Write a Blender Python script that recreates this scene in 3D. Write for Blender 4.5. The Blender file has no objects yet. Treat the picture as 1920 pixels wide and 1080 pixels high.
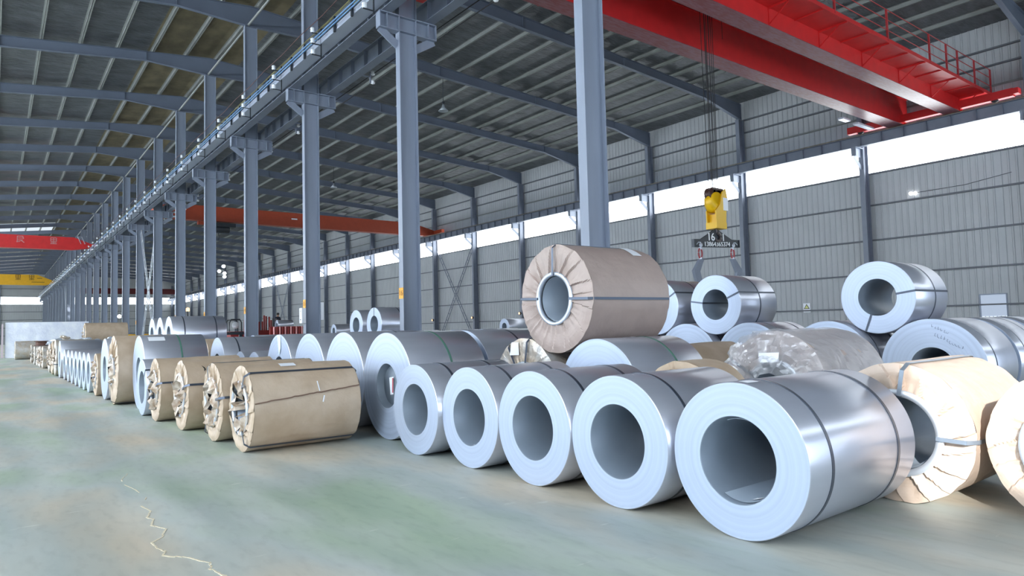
import bpy, bmesh, math, random
from math import sin, cos, pi, radians, sqrt
from mathutils import Matrix, Vector, noise
random.seed(7)
S = bpy.context.scene
COL = S.collection

# ------------------------------------------------------------------ camera
YAW, PITCH, ROLL, FPX = .65543, .055225, -.024787, 1263.8
_f = Vector((sin(YAW)*cos(PITCH), cos(YAW)*cos(PITCH), sin(PITCH)))
_r = Vector((cos(YAW), -sin(YAW), 0)); _u = _r.cross(_f)
R_ = _r*cos(ROLL)+_u*sin(ROLL); U_ = -_r*sin(ROLL)+_u*cos(ROLL)
cam = bpy.data.objects.new('camera', bpy.data.cameras.new('camera')); COL.objects.link(cam)
cam.matrix_world = Matrix(((R_.x, U_.x, -_f.x, 0), (R_.y, U_.y, -_f.y, 0), (R_.z, U_.z, -_f.z, 1.5), (0, 0, 0, 1)))
cam.data.sensor_width = 36; cam.data.lens = 36*FPX/1920; cam.data.clip_end = 400; cam.data.clip_start = .05
S.camera = cam

# ------------------------------------------------------------------ light
S.view_settings.view_transform = 'Standard'; S.view_settings.look = 'None'
S.view_settings.gamma = 1; S.view_settings.use_curve_mapping = False
S.view_settings.exposure = 0.12
cy = S.cycles
cy.use_denoising = True; cy.max_bounces = 7; cy.diffuse_bounces = 4; cy.glossy_bounces = 4
cy.transparent_max_bounces = 8; cy.sample_clamp_indirect = 4; cy.caustics_reflective = False; cy.caustics_refractive = False
cy.use_light_tree = True
W = bpy.data.worlds.new('sky'); S.world = W; W.use_nodes = True
bg = W.node_tree.nodes['Background']; bg.inputs[0].default_value = (.62, .80, 1, 1); bg.inputs[1].default_value = 2.0
SUN_D = Vector((.62, .45, -.28)).normalized()          # travel direction of the sunlight
sun = bpy.data.objects.new('sun', bpy.data.lights.new('sun', 'SUN')); COL.objects.link(sun)
sun.rotation_euler = SUN_D.to_track_quat('-Z', 'Y').to_euler()
sun.data.energy = 8.5; sun.data.color = (1, .97, .92); sun.data.angle = .012
def area(name, loc, direction, sx, sy, power, color):
    L = bpy.data.lights.new(name, 'AREA'); L.shape = 'RECTANGLE'; L.size = sx; L.size_y = sy
    L.energy = power; L.color = color
    o = bpy.data.objects.new(name, L); COL.objects.link(o); o.location = loc
    o.rotation_euler = Vector(direction).to_track_quat('-Z', 'Z').to_euler(); return o
SKYC = (.75, .85, 1.0)
# daylight coming in through the open doorways
DOORS_L = [(1.0, 9.0), (24.0, 32.0), (52.0, 60.0), (94, 102), (136, 144)]
for i, (a, b) in enumerate(DOORS_L):
    area('doorway_daylight', (-17.3, (a+b)/2, 3.0), (1, 0, 0), b-a-.4, 5.4, 1150*(2.4 if i == 2 else 1), SKYC)
area('doorway_daylight', (1.5, -11.8, 2.9), (0, 1, 0), 8.6, 5.2, 850, SKYC)
area('doorway_daylight', (20.5, -11.8, 2.9), (0, 1, 0), 8.6, 5.2, 600, SKYC)
WINDOW_E = 8.0

# ------------------------------------------------------------------ materials
def srgb(r, g, b):
    f = lambda c: (c/255/12.92) if c/255 <= .04045 else ((c/255+.055)/1.055)**2.4
    return (f(r), f(g), f(b), 1)
_M = {}
def mat(name, col, rough=.6, metal=0., noise_amt=0., noise_scale=3., bump=0., bump_scale=20., spec=.5, col2=None, stretch=None):
    if name in _M: return _M[name]
    m = bpy.data.materials.new(name); m.use_nodes = True; nt = m.node_tree; n = nt.nodes; l = nt.links
    p = n['Principled BSDF']; p.inputs['Base Color'].default_value = col; p.inputs['Roughness'].default_value = rough
    p.inputs['Metallic'].default_value = metal; p.inputs['Specular IOR Level'].default_value = spec
    if noise_amt or bump:
        tc = n.new('ShaderNodeTexCoord'); mp = n.new('ShaderNodeMapping'); l.new(tc.outputs['Object'], mp.inputs[0])
        if stretch: mp.inputs['Scale'].default_value = stretch
    if noise_amt:
        nz = n.new('ShaderNodeTexNoise'); nz.inputs['Scale'].default_value = noise_scale; nz.inputs['Detail'].default_value = 5
        l.new(mp.outputs[0], nz.inputs['Vector'])
        rp = n.new('ShaderNodeValToRGB'); rp.color_ramp.elements[0].position = .35; rp.color_ramp.elements[1].position = .68
        c2 = col2 or tuple(c*(1-noise_amt) for c in col[:3])+(1,)
        rp.color_ramp.elements[0].color = c2; rp.color_ramp.elements[1].color = col
        l.new(nz.outputs['Fac'], rp.inputs[0]); l.new(rp.outputs[0], p.inputs['Base Color'])
    if bump:
        nb = n.new('ShaderNodeTexNoise'); nb.inputs['Scale'].default_value = bump_scale; nb.inputs['Detail'].default_value = 4
        l.new(mp.outputs[0], nb.inputs['Vector'])
        bp = n.new('ShaderNodeBump'); bp.inputs['Strength'].default_value = bump; bp.inputs['Distance'].default_value = .05
        l.new(nb.outputs['Fac'], bp.inputs['Height']); l.new(bp.outputs[0], p.inputs['Normal'])
    _M[name] = m; return m
def emis(name, col, e):
    if name in _M: return _M[name]
    m = bpy.data.materials.new(name); m.use_nodes = True; nt = m.node_tree; nt.nodes.clear()
    o = nt.nodes.new('ShaderNodeOutputMaterial'); s = nt.nodes.new('ShaderNodeEmission')
    s.inputs[0].default_value = col; s.inputs[1].default_value = e; nt.links.new(s.outputs[0], o.inputs[0])
    _M[name] = m; return m

paint = mat('grey_blue_paint', srgb(140, 150, 168), .45, noise_amt=.12, noise_scale=1.2, stretch=(3, 3, .4))
paint_dark = mat('dark_grey_paint', srgb(126, 134, 150), .5, noise_amt=.15, noise_scale=2)
paint_roof = mat('rafter_paint', srgb(104, 114, 132), .5, noise_amt=.12, noise_scale=1)
purlin_m = mat('purlin_zinc', srgb(138, 142, 140), .5, .1, noise_amt=.15, noise_scale=2)
foil = mat('foil_insulation', srgb(108, 112, 118), .42, .35, noise_amt=.42, noise_scale=1.1, bump=.9, bump_scale=3.5, stretch=(1, 2.4, 1))
ridge_m = mat('yellowed_panel', srgb(118, 108, 84), .7, noise_amt=.4, noise_scale=1.6, stretch=(1, .7, 1), bump=.3, bump_scale=4)
siding = mat('siding_sheet', srgb(174, 178, 182), .5, noise_amt=.06, noise_scale=.7)
girt_m = mat('girt_steel', srgb(92, 96, 104), .5)
rail_m = mat('rusty_rail', srgb(150, 140, 122), .55, .3, noise_amt=.4, noise_scale=5)
red = mat('crane_red', srgb(218, 46, 48), .42, noise_amt=.12, noise_scale=2.5)
red_pale = mat('crane_red_dusty', srgb(196, 62, 62), .45, noise_amt=.25, noise_scale=7, col2=srgb(170, 34, 38))
red_flange = mat('crane_flange_primer', srgb(150, 100, 112), .3, noise_amt=.35, noise_scale=6, col2=srgb(140, 60, 66), stretch=(.6, 3, 1))
orange = mat('crane_orange', srgb(176, 72, 44), .5, noise_amt=.1)
yellow = mat('crane_yellow', srgb(232, 176, 28), .45, noise_amt=.08)
yellow_b = mat('block_yellow', srgb(232, 184, 16), .4)
black = mat('black_steel', srgb(44, 50, 58), .5, noise_amt=.15)
darkm = mat('dark_gap', srgb(18, 20, 24), .8)
white = mat('white_plastic', srgb(238, 242, 248), .4)
whitep = mat('white_lettering', srgb(250, 252, 255), .5)
rubber = mat('cable_black', srgb(24, 24, 28), .6)
blue_bar = mat('blue_conductor', srgb(120, 160, 205), .35)
yel_rope = mat('yellow_cable', srgb(120, 112, 50), .6)
brown_rope = mat('brown_cable', srgb(84, 52, 48), .6)
strap_m = mat('steel_strap', srgb(86, 94, 108), .35, .6)
strap_l = mat('light_strap', srgb(150, 162, 176), .35, .6)
green_strap = mat('green_strap', srgb(84, 126, 112), .4)
tan = mat('kraft_paper', srgb(202, 182, 160), .5, noise_amt=.1, noise_scale=3, bump=.25, bump_scale=7, col2=srgb(184, 162, 138), spec=.6)
tan_g = mat('greyish_kraft_paper', srgb(176, 158, 150), .45, noise_amt=.1, noise_scale=3, bump=.22, bump_scale=7, spec=.6)
tan_r = mat('pale_kraft_paper', srgb(206, 186, 170), .45, noise_amt=.1, noise_scale=3, bump=.25, bump_scale=7, spec=.6)
foilpaper = mat('silver_lined_paper', srgb(208, 206, 204), .35, .3, noise_amt=.3, noise_scale=4, bump=.5, bump_scale=9, col2=srgb(196, 180, 160))
core_m = mat('core_ring_zinc', srgb(214, 222, 234), .35, .5)
tag_m = mat('white_tag', srgb(244, 248, 255), .5)
plaster = mat('white_plaster', srgb(244, 248, 255), .8, noise_amt=.12, noise_scale=1.5, bump=.6, bump_scale=5, col2=srgb(222, 228, 244))
winpanel = emis('daylight_panel', (.90, .96, 1, 1), WINDOW_E*.95)
skypanel = emis('roof_daylight_panel', (.82, .92, 1, 1), .9)
lampglass = emis('lamp_glow', (1, 1, 1, 1), 4)
orange_lamp = emis('orange_lamp_glow', (1, .62, .35, 1), 2.2)

def steel_mats():
    # outer skin: rolled zinc with streaks along the coil width (local x); end face: edge laps as fine rings
    m = bpy.data.materials.new('galvanised_skin'); m.use_nodes = True; nt = m.node_tree; n = nt.nodes; l = nt.links
    p = n['Principled BSDF']; p.inputs['Metallic'].default_value = .72; p.inputs['Roughness'].default_value = .3
    p.inputs['Anisotropic'].default_value = .8; p.inputs['Anisotropic Rotation'].default_value = .25
    tn = n.new('ShaderNodeTangent'); tn.direction_type = 'RADIAL'; tn.axis = 'X'; l.new(tn.outputs[0], p.inputs['Tangent'])
    tc = n.new('ShaderNodeTexCoord'); mp = n.new('ShaderNodeMapping'); mp.inputs['Scale'].default_value = (.25, 2.2, 2.2)
    l.new(tc.outputs['Object'], mp.inputs[0])
    nz = n.new('ShaderNodeTexNoise'); nz.inputs['Scale'].default_value = 2.5; nz.inputs['Detail'].default_value = 4; l.new(mp.outputs[0], nz.inputs['Vector'])
    rp = n.new('ShaderNodeValToRGB'); rp.color_ramp.elements[0].color = srgb(186, 190, 204); rp.color_ramp.elements[1].color = srgb(212, 216, 228)
    l.new(nz.outputs['Fac'], rp.inputs[0]); l.new(rp.outputs[0], p.inputs['Base Color'])
    rr = n.new('ShaderNodeMapRange'); rr.inputs[3].default_value = .24; rr.inputs[4].default_value = .36
    l.new(nz.outputs['Fac'], rr.inputs[0]); l.new(rr.outputs[0], p.inputs['Roughness'])
    f = bpy.data.materials.new('coil_edge_laps'); f.use_nodes = True; nt = f.node_tree; n = nt.nodes; l = nt.links
    p = n['Principled BSDF']; p.inputs['Metallic'].default_value = .35; p.inputs['Roughness'].default_value = .42
    tc = n.new('ShaderNodeTexCoord'); sp = n.new('ShaderNodeSeparateXYZ'); l.new(tc.outputs['Object'], sp.inputs[0])
    cb = n.new('ShaderNodeCombineXYZ'); l.new(sp.outputs[1], cb.inputs[0]); l.new(sp.outputs[2], cb.inputs[1])
    ln = n.new('ShaderNodeVectorMath'); ln.operation = 'LENGTH'; l.new(cb.outputs[0], ln.inputs[0])
    nz = n.new('ShaderNodeTexNoise'); nz.noise_dimensions = '1D'; nz.inputs['Scale'].default_value = 22; nz.inputs['Detail'].default_value = 6
    l.new(ln.outputs['Value'], nz.inputs['W'])
    rp = n.new('ShaderNodeValToRGB'); rp.color_ramp.elements[0].position = .3; rp.color_ramp.elements[1].position = .6
    rp.color_ramp.elements[0].color = srgb(176, 189, 212); rp.color_ramp.elements[1].color = srgb(187, 200, 222)
    l.new(nz.outputs['Fac'], rp.inputs[0]); l.new(rp.outputs[0], p.inputs['Base Color'])
    bp = n.new('ShaderNodeBump'); bp.inputs['Strength'].default_value = .07; bp.inputs['Distance'].default_value = .01
    l.new(nz.outputs['Fac'], bp.inputs['Height']); l.new(bp.outputs[0], p.inputs['Normal'])
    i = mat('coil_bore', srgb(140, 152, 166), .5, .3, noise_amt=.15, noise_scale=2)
    return [m, f, i]
STEEL = steel_mats()
def floor_mat():
    m = bpy.data.materials.new('worn_green_floor'); m.use_nodes = True; nt = m.node_tree; n = nt.nodes; l = nt.links
    p = n['Principled BSDF']; p.inputs['Roughness'].default_value = .5; p.inputs['Specular IOR Level'].default_value = .4
    tc = n.new('ShaderNodeTexCoord')
    def nz(scale, detail, sc, rot=0):
        mp = n.new('ShaderNodeMapping'); mp.inputs['Scale'].default_value = sc; mp.inputs['Rotation'].default_value = (0, 0, rot)
        l.new(tc.outputs['Object'], mp.inputs[0]); q = n.new('ShaderNodeTexNoise'); q.inputs['Scale'].default_value = scale
        q.inputs['Detail'].default_value = detail; l.new(mp.outputs[0], q.inputs['Vector']); return q
    a = nz(.55, 3, (1, .45, 1), .2); b = nz(.8, 6, (2.2, .35, 1), -.12); c = nz(9, 6, (1.5, .5, 1), .4)
    r1 = n.new('ShaderNodeValToRGB'); e = r1.color_ramp.elements
    e[0].position = .36; e[0].color = srgb(172, 190, 170); e[1].position = .62; e[1].color = srgb(208, 198, 182)
    x = e.new(.48); x.color = srgb(190, 198, 196)
    l.new(a.outputs['Fac'], r1.inputs[0])
    r2 = n.new('ShaderNodeValToRGB'); e = r2.color_ramp.elements; e[0].position = .4; e[0].color = (.80, .82, .80, 1); e[1].position = .62; e[1].color = (1.06, 1.04, 1.0, 1)
    l.new(b.outputs['Fac'], r2.inputs[0])
    mx = n.new('ShaderNodeMix'); mx.data_type = 'RGBA'; mx.blend_type = 'MULTIPLY'; mx.inputs[0].default_value = 1
    l.new(r1.outputs[0], mx.inputs[6]); l.new(r2.outputs[0], mx.inputs[7])
    r3 = n.new('ShaderNodeValToRGB'); e = r3.color_ramp.elements; e[0].position = .30; e[0].color = (.9, .9, .9, 1); e[1].position = .5; e[1].color = (1, 1, 1, 1)
    l.new(c.outputs['Fac'], r3.inputs[0])
    m2 = n.new('ShaderNodeMix'); m2.data_type = 'RGBA'; m2.blend_type = 'MULTIPLY'; m2.inputs[0].default_value = 1
    l.new(mx.outputs[2], m2.inputs[6]); l.new(r3.outputs[0], m2.inputs[7])
    # pale scuffs
    d = nz(5, 8, (.6, 2.6, 1), .9); r4 = n.new('ShaderNodeValToRGB'); e = r4.color_ramp.elements; e[0].position = .68; e[0].color = (0, 0, 0, 1); e[1].position = .74; e[1].color = (.5, .5, .5, 1)
    l.new(d.outputs['Fac'], r4.inputs[0])
    m3 = n.new('ShaderNodeMix'); m3.data_type = 'RGBA'; m3.inputs[7].default_value = srgb(212, 214, 204)
    l.new(r4.outputs[0], m3.inputs[0]); l.new(m2.outputs[2], m3.inputs[6]); l.new(m3.outputs[2], p.inputs['Base Color'])
    rr = n.new('ShaderNodeMapRange'); rr.inputs[3].default_value = .38; rr.inputs[4].default_value = .62
    l.new(b.outputs['Fac'], rr.inputs[0]); l.new(rr.outputs[0], p.inputs['Roughness'])
    return m

# ------------------------------------------------------------------ mesh helpers
class MB:
    def __init__(s): s.v = []; s.f = []; s.m = []; s.sm = []
    def add(s, vs, fs, mi=0, smooth=False):
        o = len(s.v); s.v += [tuple(v) for v in vs]
        for f in fs: s.f.append(tuple(i+o for i in f)); s.m.append(mi); s.sm.append(smooth)
        return s
    def box(s, x0, x1, y0, y1, z0, z1, mi=0):
        return s.add([(x0,y0,z0),(x1,y0,z0),(x1,y1,z0),(x0,y1,z0),(x0,y0,z1),(x1,y0,z1),(x1,y1,z1),(x0,y1,z1)],
                     [(0,3,2,1),(4,5,6,7),(0,1,5,4),(1,2,6,5),(2,3,7,6),(3,0,4,7)], mi)
    def bar(s, p, q, w, h, up=(0,0,1), mi=0):
        p = Vector(p); q = Vector(q); d = (q-p).normalized(); u = Vector(up); a = d.cross(u)
        if a.length < 1e-4: a = d.cross(Vector((0,1,0)))
        a.normalize(); b = a.cross(d).normalized(); vs = []
        for c in (p, q):
            for sa, sb in ((-1,-1),(1,-1),(1,1),(-1,1)): vs.append(c+a*(sa*w/2)+b*(sb*h/2))
        return s.add(vs, [(0,1,2,3),(7,6,5,4),(0,4,5,1),(1,5,6,2),(2,6,7,3),(3,7,4,0)], mi)
    def tube(s, pts, r, n=8, mi=0, cap=True):
        pts = [Vector(p) for p in pts]; rings = []
        for i, p in enumerate(pts):
            d = (pts[min(i+1, len(pts)-1)]-pts[max(i-1, 0)]).normalized()
            a = d.cross(Vector((0,0,1)))
            if a.length < 1e-3: a = d.cross(Vector((1,0,0)))
            a.normalize(); b = a.cross(d); rr = r[i] if isinstance(r, (list, tuple)) else r
            rings.append([p+a*(rr*cos(2*pi*k/n))+b*(rr*sin(2*pi*k/n)) for k in range(n)])
        vs = [v for g in rings for v in g]; fs = []
        for i in range(len(pts)-1):
            for k in range(n): fs.append((i*n+k, i*n+(k+1)%n, (i+1)*n+(k+1)%n, (i+1)*n+k))
        s.add(vs, fs, mi, True)
        if cap: s.add(rings[0], [tuple(range(n))[::-1]], mi); s.add(rings[-1], [tuple(range(n))], mi)
        return s
    def lathe(s, prof, n=96, axis='x', c=(0,0,0), mis=None, mi=0, a0=0, a1=2*pi, closed=True, smooth=True):
        # prof: list of (t, radius); closed profile loop if closed
        full = abs(a1-a0-2*pi) < 1e-6; m = n if full else n+1; vs = []
        for t, r in prof:
            for k in range(m):
                a = a0+(a1-a0)*k/n; q = {'x': (t, r*cos(a), r*sin(a)), 'z': (r*cos(a), r*sin(a), t), 'y': (r*sin(a), t, r*cos(a))}[axis]
                vs.append((q[0]+c[0], q[1]+c[1], q[2]+c[2]))
        P = len(prof); o = len(s.v); s.v += vs
        for i in range(P if closed else P-1):
            j = (i+1) % P
            for k in range(n):
                k2 = (k+1) % m
                s.f.append((o+i*m+k, o+i*m+k2, o+j*m+k2, o+j*m+k)); s.m.append(mis[i] if mis else mi); s.sm.append(smooth)
        return s
    def prism(s, poly, fn, t0, t1, mi=0):
        n = len(poly); vs = [fn(a, b, t0) for a, b in poly]+[fn(a, b, t1) for a, b in poly]
        fs = [tuple(range(n)), tuple(range(2*n-1, n-1, -1))]+[(i, i+n, (i+1)%n+n, (i+1)%n) for i in range(n)]
        return s.add(vs, fs, mi)
    def mesh(s, name, mats, fix=True):
        me = bpy.data.meshes.new(name); me.from_pydata(s.v, [], s.f)
        for m in mats: me.materials.append(m)
        me.polygons.foreach_set('material_index', s.m); me.polygons.foreach_set('use_smooth', s.sm)
        if fix:
            b = bmesh.new(); b.from_mesh(me); bmesh.ops.recalc_face_normals(b, faces=b.faces); b.to_mesh(me); b.free()
        me.update(); return me
    def build(s, name, mats, parent=None, fix=True):
        if not isinstance(mats, (list, tuple)): mats = [mats]
        return link(name, s.mesh(name, mats, fix), parent)
def link(name, me, parent=None, loc=None):
    o = bpy.data.objects.new(name, me); COL.objects.link(o)
    if parent: o.parent = parent
    if loc is not None: o.location = loc
    return o
def tag(o, label, cat, group=None, kind='thing'):
    o['label'] = label; o['category'] = cat; o['kind'] = kind
    if group: o['group'] = group
    return o
def struct(o): o['kind'] = 'structure'; return o
def empty(name, loc, label, cat, group=None, rz=0):
    o = bpy.data.objects.new(name, None); COL.objects.link(o); o.location = loc; o.rotation_euler = (0, 0, rz); o.empty_display_size = .2
    return tag(o, label, cat, group)
def copy_thing(root, loc, label, group=None):
    r = root.copy(); COL.objects.link(r); r.location = loc; r['label'] = label
    if group: r['group'] = group
    for ch in list(root.children):
        c = ch.copy(); COL.objects.link(c); c.parent = r
        for g in ch.children:
            d = g.copy(); COL.objects.link(d); d.parent = c
    return r
def text(name, body, size, loc, rot, m, parent=None, extrude=.004, sx=1.):
    cu = bpy.data.curves.new(name, 'FONT'); cu.body = body; cu.size = size; cu.extrude = extrude; cu.align_x = 'CENTER'; cu.align_y = 'CENTER'
    cu.materials.append(m); o = bpy.data.objects.new(name, cu); COL.objects.link(o); COL.objects.link(o) if False else None
    dg = bpy.context.evaluated_depsgraph_get(); me = bpy.data.meshes.new_from_object(o.evaluated_get(dg)); bpy.data.objects.remove(o); o = link(name, me); o.location = loc; o.rotation_euler = rot; o.scale = (sx, 1, 1)
    if parent: o.parent = parent
    return o
ORD = ['zeroth','first','second','third','fourth','fifth','sixth','seventh','eighth','ninth','tenth','eleventh','twelfth','thirteenth','fourteenth','fifteenth','sixteenth',
       'seventeenth','eighteenth','nineteenth','twentieth','twenty-first','twenty-second','twenty-third','twenty-fourth','twenty-fifth','twenty-sixth','twenty-seventh','twenty-eighth']
# ------------------------------------------------------------------ building dimensions
XL, XR, YB, YE = -17.5, 35.25, -12.0, 183.8
XC = 8.77                                    # central column row
BAY, Y0 = 7.0, 8.84
YK = lambda k: Y0+BAY*k
WZ0, WZ1 = 8.77, 10.37                       # daylight strip
def roof_z(x): return 15.82-.0600*(x-XC) if x >= XC else 15.82-.104*(XC-x)

MB().box(XL-1, XR+1, YB-1, YE+1, -.3, 0).build('floor', floor_mat())
struct(bpy.data.objects['floor'])
crk = [(1.171,8.423),(1.069,8.105),(1.06,7.824),(1.109,7.45),(1.131,7.073),(1.04,6.76),(1.076,6.497),(1.015,6.317),(1.043,6.208),(1.002,6.029),(1.07,5.837),(1.001,5.618),(.923,5.526),(.93,5.348),(.962,5.245),(.927,5.161),(1.049,4.997),(1.135,4.798),(1.131,4.711),(1.111,4.666),(1.132,4.573),(1.154,4.458),(1.2,4.3),(1.18,4.1),(1.3,3.8)]
b = MB(); random.seed(3)
for i in range(len(crk)-1):
    p, q = Vector((*crk[i], 0)), Vector((*crk[i+1], 0)); w = .006 if i < 5 else .013
    if i in (1, 3, 4): q = p.lerp(q, .3)
    n_ = 4
    for k in range(n_):
        a, c = p.lerp(q, k/n_), p.lerp(q, (k+1.05)/n_)
        j = Vector((random.uniform(-1, 1)*.008, random.uniform(-1, 1)*.008, 0))
        b.bar(a+j+Vector((0, 0, .001)), c+j*.3+Vector((0, 0, .001)), w*random.uniform(.5, 1.2), .004)
b.build('crack', mat('crack_filler', srgb(226, 214, 188), .9), bpy.data.objects['floor'])

# corrugated siding: trapezoid ribs, extruded vertically; a wall is built from z-bands
def ribs(a, b_, pitch=.30, d=.028):
    out = []; t = a
    while t < b_:
        out += [(t, 0), (min(t+.20, b_), 0), (min(t+.225, b_), d), (min(t+.275, b_), d)]; t += pitch
    out.append((b_, 0)); return out
RZ = lambda x: roof_z(x)+.24
def siding_wall(name, fixed, a, b_, bands, axis, sgn):
    m = MB(); pr = ribs(a, b_)
    for z0, z1, h0, h1 in bands:
        lo, hi = h0 if h0 is not None else a, h1 if h1 is not None else b_
        pp = [q for q in pr if lo <= q[0] <= hi]
        if not pp: continue
        pp = [(lo, pp[0][1])]+pp+[(hi, pp[-1][1])]
        vs = []
        for t, d in pp:
            for z in (z0, z1):
                zz = z(t) if callable(z) else z
                vs.append((fixed+sgn*d, t, zz) if axis == 'y' else (t, fixed+sgn*d, zz))
        m.add(vs, [(2*i, 2*i+2, 2*i+3, 2*i+1) for i in range(len(pp)-1)])
    return struct(m.build(name, siding, fix=False))
DZ = 2.36
siding_wall('wall_right', XR, YB, YE, [(0, WZ0, None, 10.2), (0, 1.0, 10.2, 11.27), (DZ, WZ0, 10.2, 11.27), (0, WZ0, 11.27, None), (WZ1, roof_z(XR)+.24, None, None)], 'y', -1)
siding_wall('wall_far', YE, XL, XR, [(0, WZ0, None, None), (WZ1, RZ, None, XC), (WZ1, RZ, XC, None)], 'x', -1)
bl = []; prev = YB
for a, c in DOORS_L: bl += [(0, WZ0, prev, a), (5.8, WZ0, a, c)]; prev = c
bl += [(0, WZ0, prev, YE), (WZ1, roof_z(XL)+.24, None, None)]
siding_wall('wall_left', XL, YB, YE, bl, 'y', 1)
# rear wall behind the camera: two doorways and a daylight strip with one open bay that lets the sun in
SX0, SX1 = -14.04, -11.0
siding_wall('wall_back', YB, XL, XR, [(0, WZ0, None, -3), (5.6, WZ0, -3, 6), (0, WZ0, 6, 16), (5.6, WZ0, 16, 25), (0, WZ0, 25, None), (WZ1, RZ, None, XC), (WZ1, RZ, XC, None)], 'x', 1)
# roof decks
for nm, x0, x1 in (('ceiling_left', XL-.2, 5.9), ('ceiling_ridge', 5.9, 10.3), ('ceiling_right', 10.3, XR+.2)):
    m = MB(); xs = [x0, x1] if not (x0 < XC < x1) else [x0, XC, x1]
    SKY = (101., 111.)
    spans = [(YB-.2, YE+.2)] if nm == 'ceiling_right' or nm == 'ceiling_ridge' else [(YB-.2, SKY[0]), (SKY[1], YE+.2)]
    if nm == 'ceiling_left': xs = [x0, -15.6, -12.6, -9.0, -6.0, x1]
    for i in range(len(xs)-1):
        if nm == 'ceiling_left' and i in (1, 3): continue
        for ya, yb in spans:
            za, zb = roof_z(xs[i])+.2, roof_z(xs[i+1])+.2
            m.add([(xs[i], ya, za), (xs[i+1], ya, zb), (xs[i+1], yb, zb), (xs[i], yb, za)], [(0, 3, 2, 1)])
            m.add([(xs[i], ya, za+.08), (xs[i+1], ya, zb+.08), (xs[i+1], yb, zb+.08), (xs[i], yb, za+.08)], [(0, 1, 2, 3)])
    struct(m.build(nm, ridge_m if nm == 'ceiling_ridge' else foil, fix=False))
for i, (x0, x1) in enumerate(((-15.6, -12.6), (-9.0, -6.0))):
    za, zb = roof_z(x0)+.2, roof_z(x1)+.2
    struct(MB().add([(x0, YB, za), (x1, YB, zb), (x1, YE, zb), (x0, YE, za)], [(0, 3, 2, 1)]).build('window_%d' % (60+i), emis('added_roof_strip_glow', (.84, .94, 1, 1), 3.5), fix=False))  # glowing strips added in the unseen roof to throw more light down
m = MB(); za, zb = roof_z(-6)+.2, roof_z(5.9)+.2
m.add([(-6, 101., za), (5.9, 101., zb), (5.9, 111., zb), (-6, 111., za)], [(0, 3, 2, 1)])
struct(m.build('window_30', skypanel, fix=False))

# daylight windows
wn = 1
for k in range(-3, 25):
    a = max(YB, YK(k)); c = min(YK(k+1), YE)
    if c-a < 1: continue
    o = struct(MB().box(XR-.01, XR+.03, a+.02, c-.02, WZ0-.02, WZ1+.02).build('window_%d' % wn, winpanel)); wn += 1
for i, (a, c) in enumerate(((XL, -5), (-5, .9), (.9, XC), (XC, 15.5), (15.5, 22), (22, 28.5), (28.5, XR))):
    struct(MB().box(a+.05, c-.05, YE-.02, YE+.02, WZ0, WZ1).build('window_%d' % (31+i), winpanel))
struct(MB().box(SX1, 6, YB-.03, YB, WZ0, WZ1).build('window_40', emis('dimmed_back_panel', (.86, .94, 1, 1), 3.5)))  # unseen back strip, glow lowered so near sides of columns stay darker
struct(MB().box(6, XR, YB-.03, YB, WZ0, WZ1).build('window_41', emis('dimmed_back_panel', (.86, .94, 1, 1), 3.5)))
struct(MB().box(XL, SX0, YB-.03, YB, WZ0, WZ1).build('window_42', winpanel))
struct(MB().box(XL-.03, XL, YB, 60, WZ0, WZ1).build('window_43', emis('boosted_left_panel', (.86, .94, 1, 1), 25)))  # unseen left strip, glow raised to brighten faces turned left
struct(MB().box(XL-.03, XL, 60, 120, WZ0, WZ1).build('window_44', emis('boosted_left_panel', (.86, .94, 1, 1), 25)))
struct(MB().box(XL-.03, XL, 120, YE, WZ0, WZ1).build('window_45', emis('boosted_left_panel', (.86, .94, 1, 1), 25)))
# low opening in the right wall with a half lowered grey leaf and corrugated sheet outside, daylight put in as their own glow
dd = MB(); dd.box(XR-.02, XR+.02, 10.2, 11.27, 1.38, DZ, 0)
for t, z0, z1, w in ((10.2, 1.0, DZ, .05), (11.22, 1.0, DZ, .05)): dd.box(XR-.06, XR+.03, t, t+w, z0, z1, 1)
dd.box(XR-.06, XR+.03, 10.2, 11.27, DZ-.03, DZ+.02, 1)
for i in range(7): dd.box(XR-.0, XR+.05, 10.22+i*.15, 10.31+i*.15, 1.0, 1.40, 2)
dd.box(XR+.05, XR+.06, 10.2, 11.27, 1., 1.4, 0)
struct(dd.build('window_50', [emis('overcast_pane', (.50, .60, .76, 1), .85), paint, emis('daylit_sheet_glow', (.75, .85, 1, 1), 1.3)]))

# ------------------------------------------------------------------ wall girts, wall columns
for i, z in enumerate((1.9, 3.6, 5.33, 7.10, 8.70, 10.45, 11.62, 12.55, 13.3)):
    b = MB().box(XR-.16, XR-.03, YB+.1, YE-.1, z-.035, z+.035)
    o = b.build('wall_girt', purlin_m if i in (6,) else girt_m)
    tag(o, '%s horizontal steel girt up from the floor along the right wall' % ORD[i+1], 'girt', 'girts of the right wall')
for i, z in enumerate((1.9, 3.6, 5.33, 7.10, 8.70, 10.45, 12.2)):
    o = MB().box(XL+.1, XR-.1, YE-.16, YE-.03, z-.05, z+.05).build('end_wall_girt', girt_m)
    tag(o, '%s horizontal steel girt up from the floor on the far end wall' % ORD[i+1], 'girt', 'girts of the far end wall')
def h_section(m, xa, xb, y, w, tf, tw, z0, z1, mi=0):
    m.box(xa, xa+tf, y-w/2, y+w/2, z0, z1, mi); m.box(xb-tf, xb, y-w/2, y+w/2, z0, z1, mi); m.box(xa+tf, xb-tf, y-tw/2, y+tw/2, z0, z1, mi)
wc = MB(); h_section(wc, 34.6, 35.1, 0, .24, .016, .012, 0, 13.29)
wc_me = wc.mesh('wall_column_shaft', [paint_dark])
cb = MB().box(33.85, 34.6, -.12, .12, 9.93, 9.96).box(33.85, 34.6, -.008, .008, 9.5, 9.93).box(33.85, 33.88, -.12, .12, 9.5, 9.93)
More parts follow.
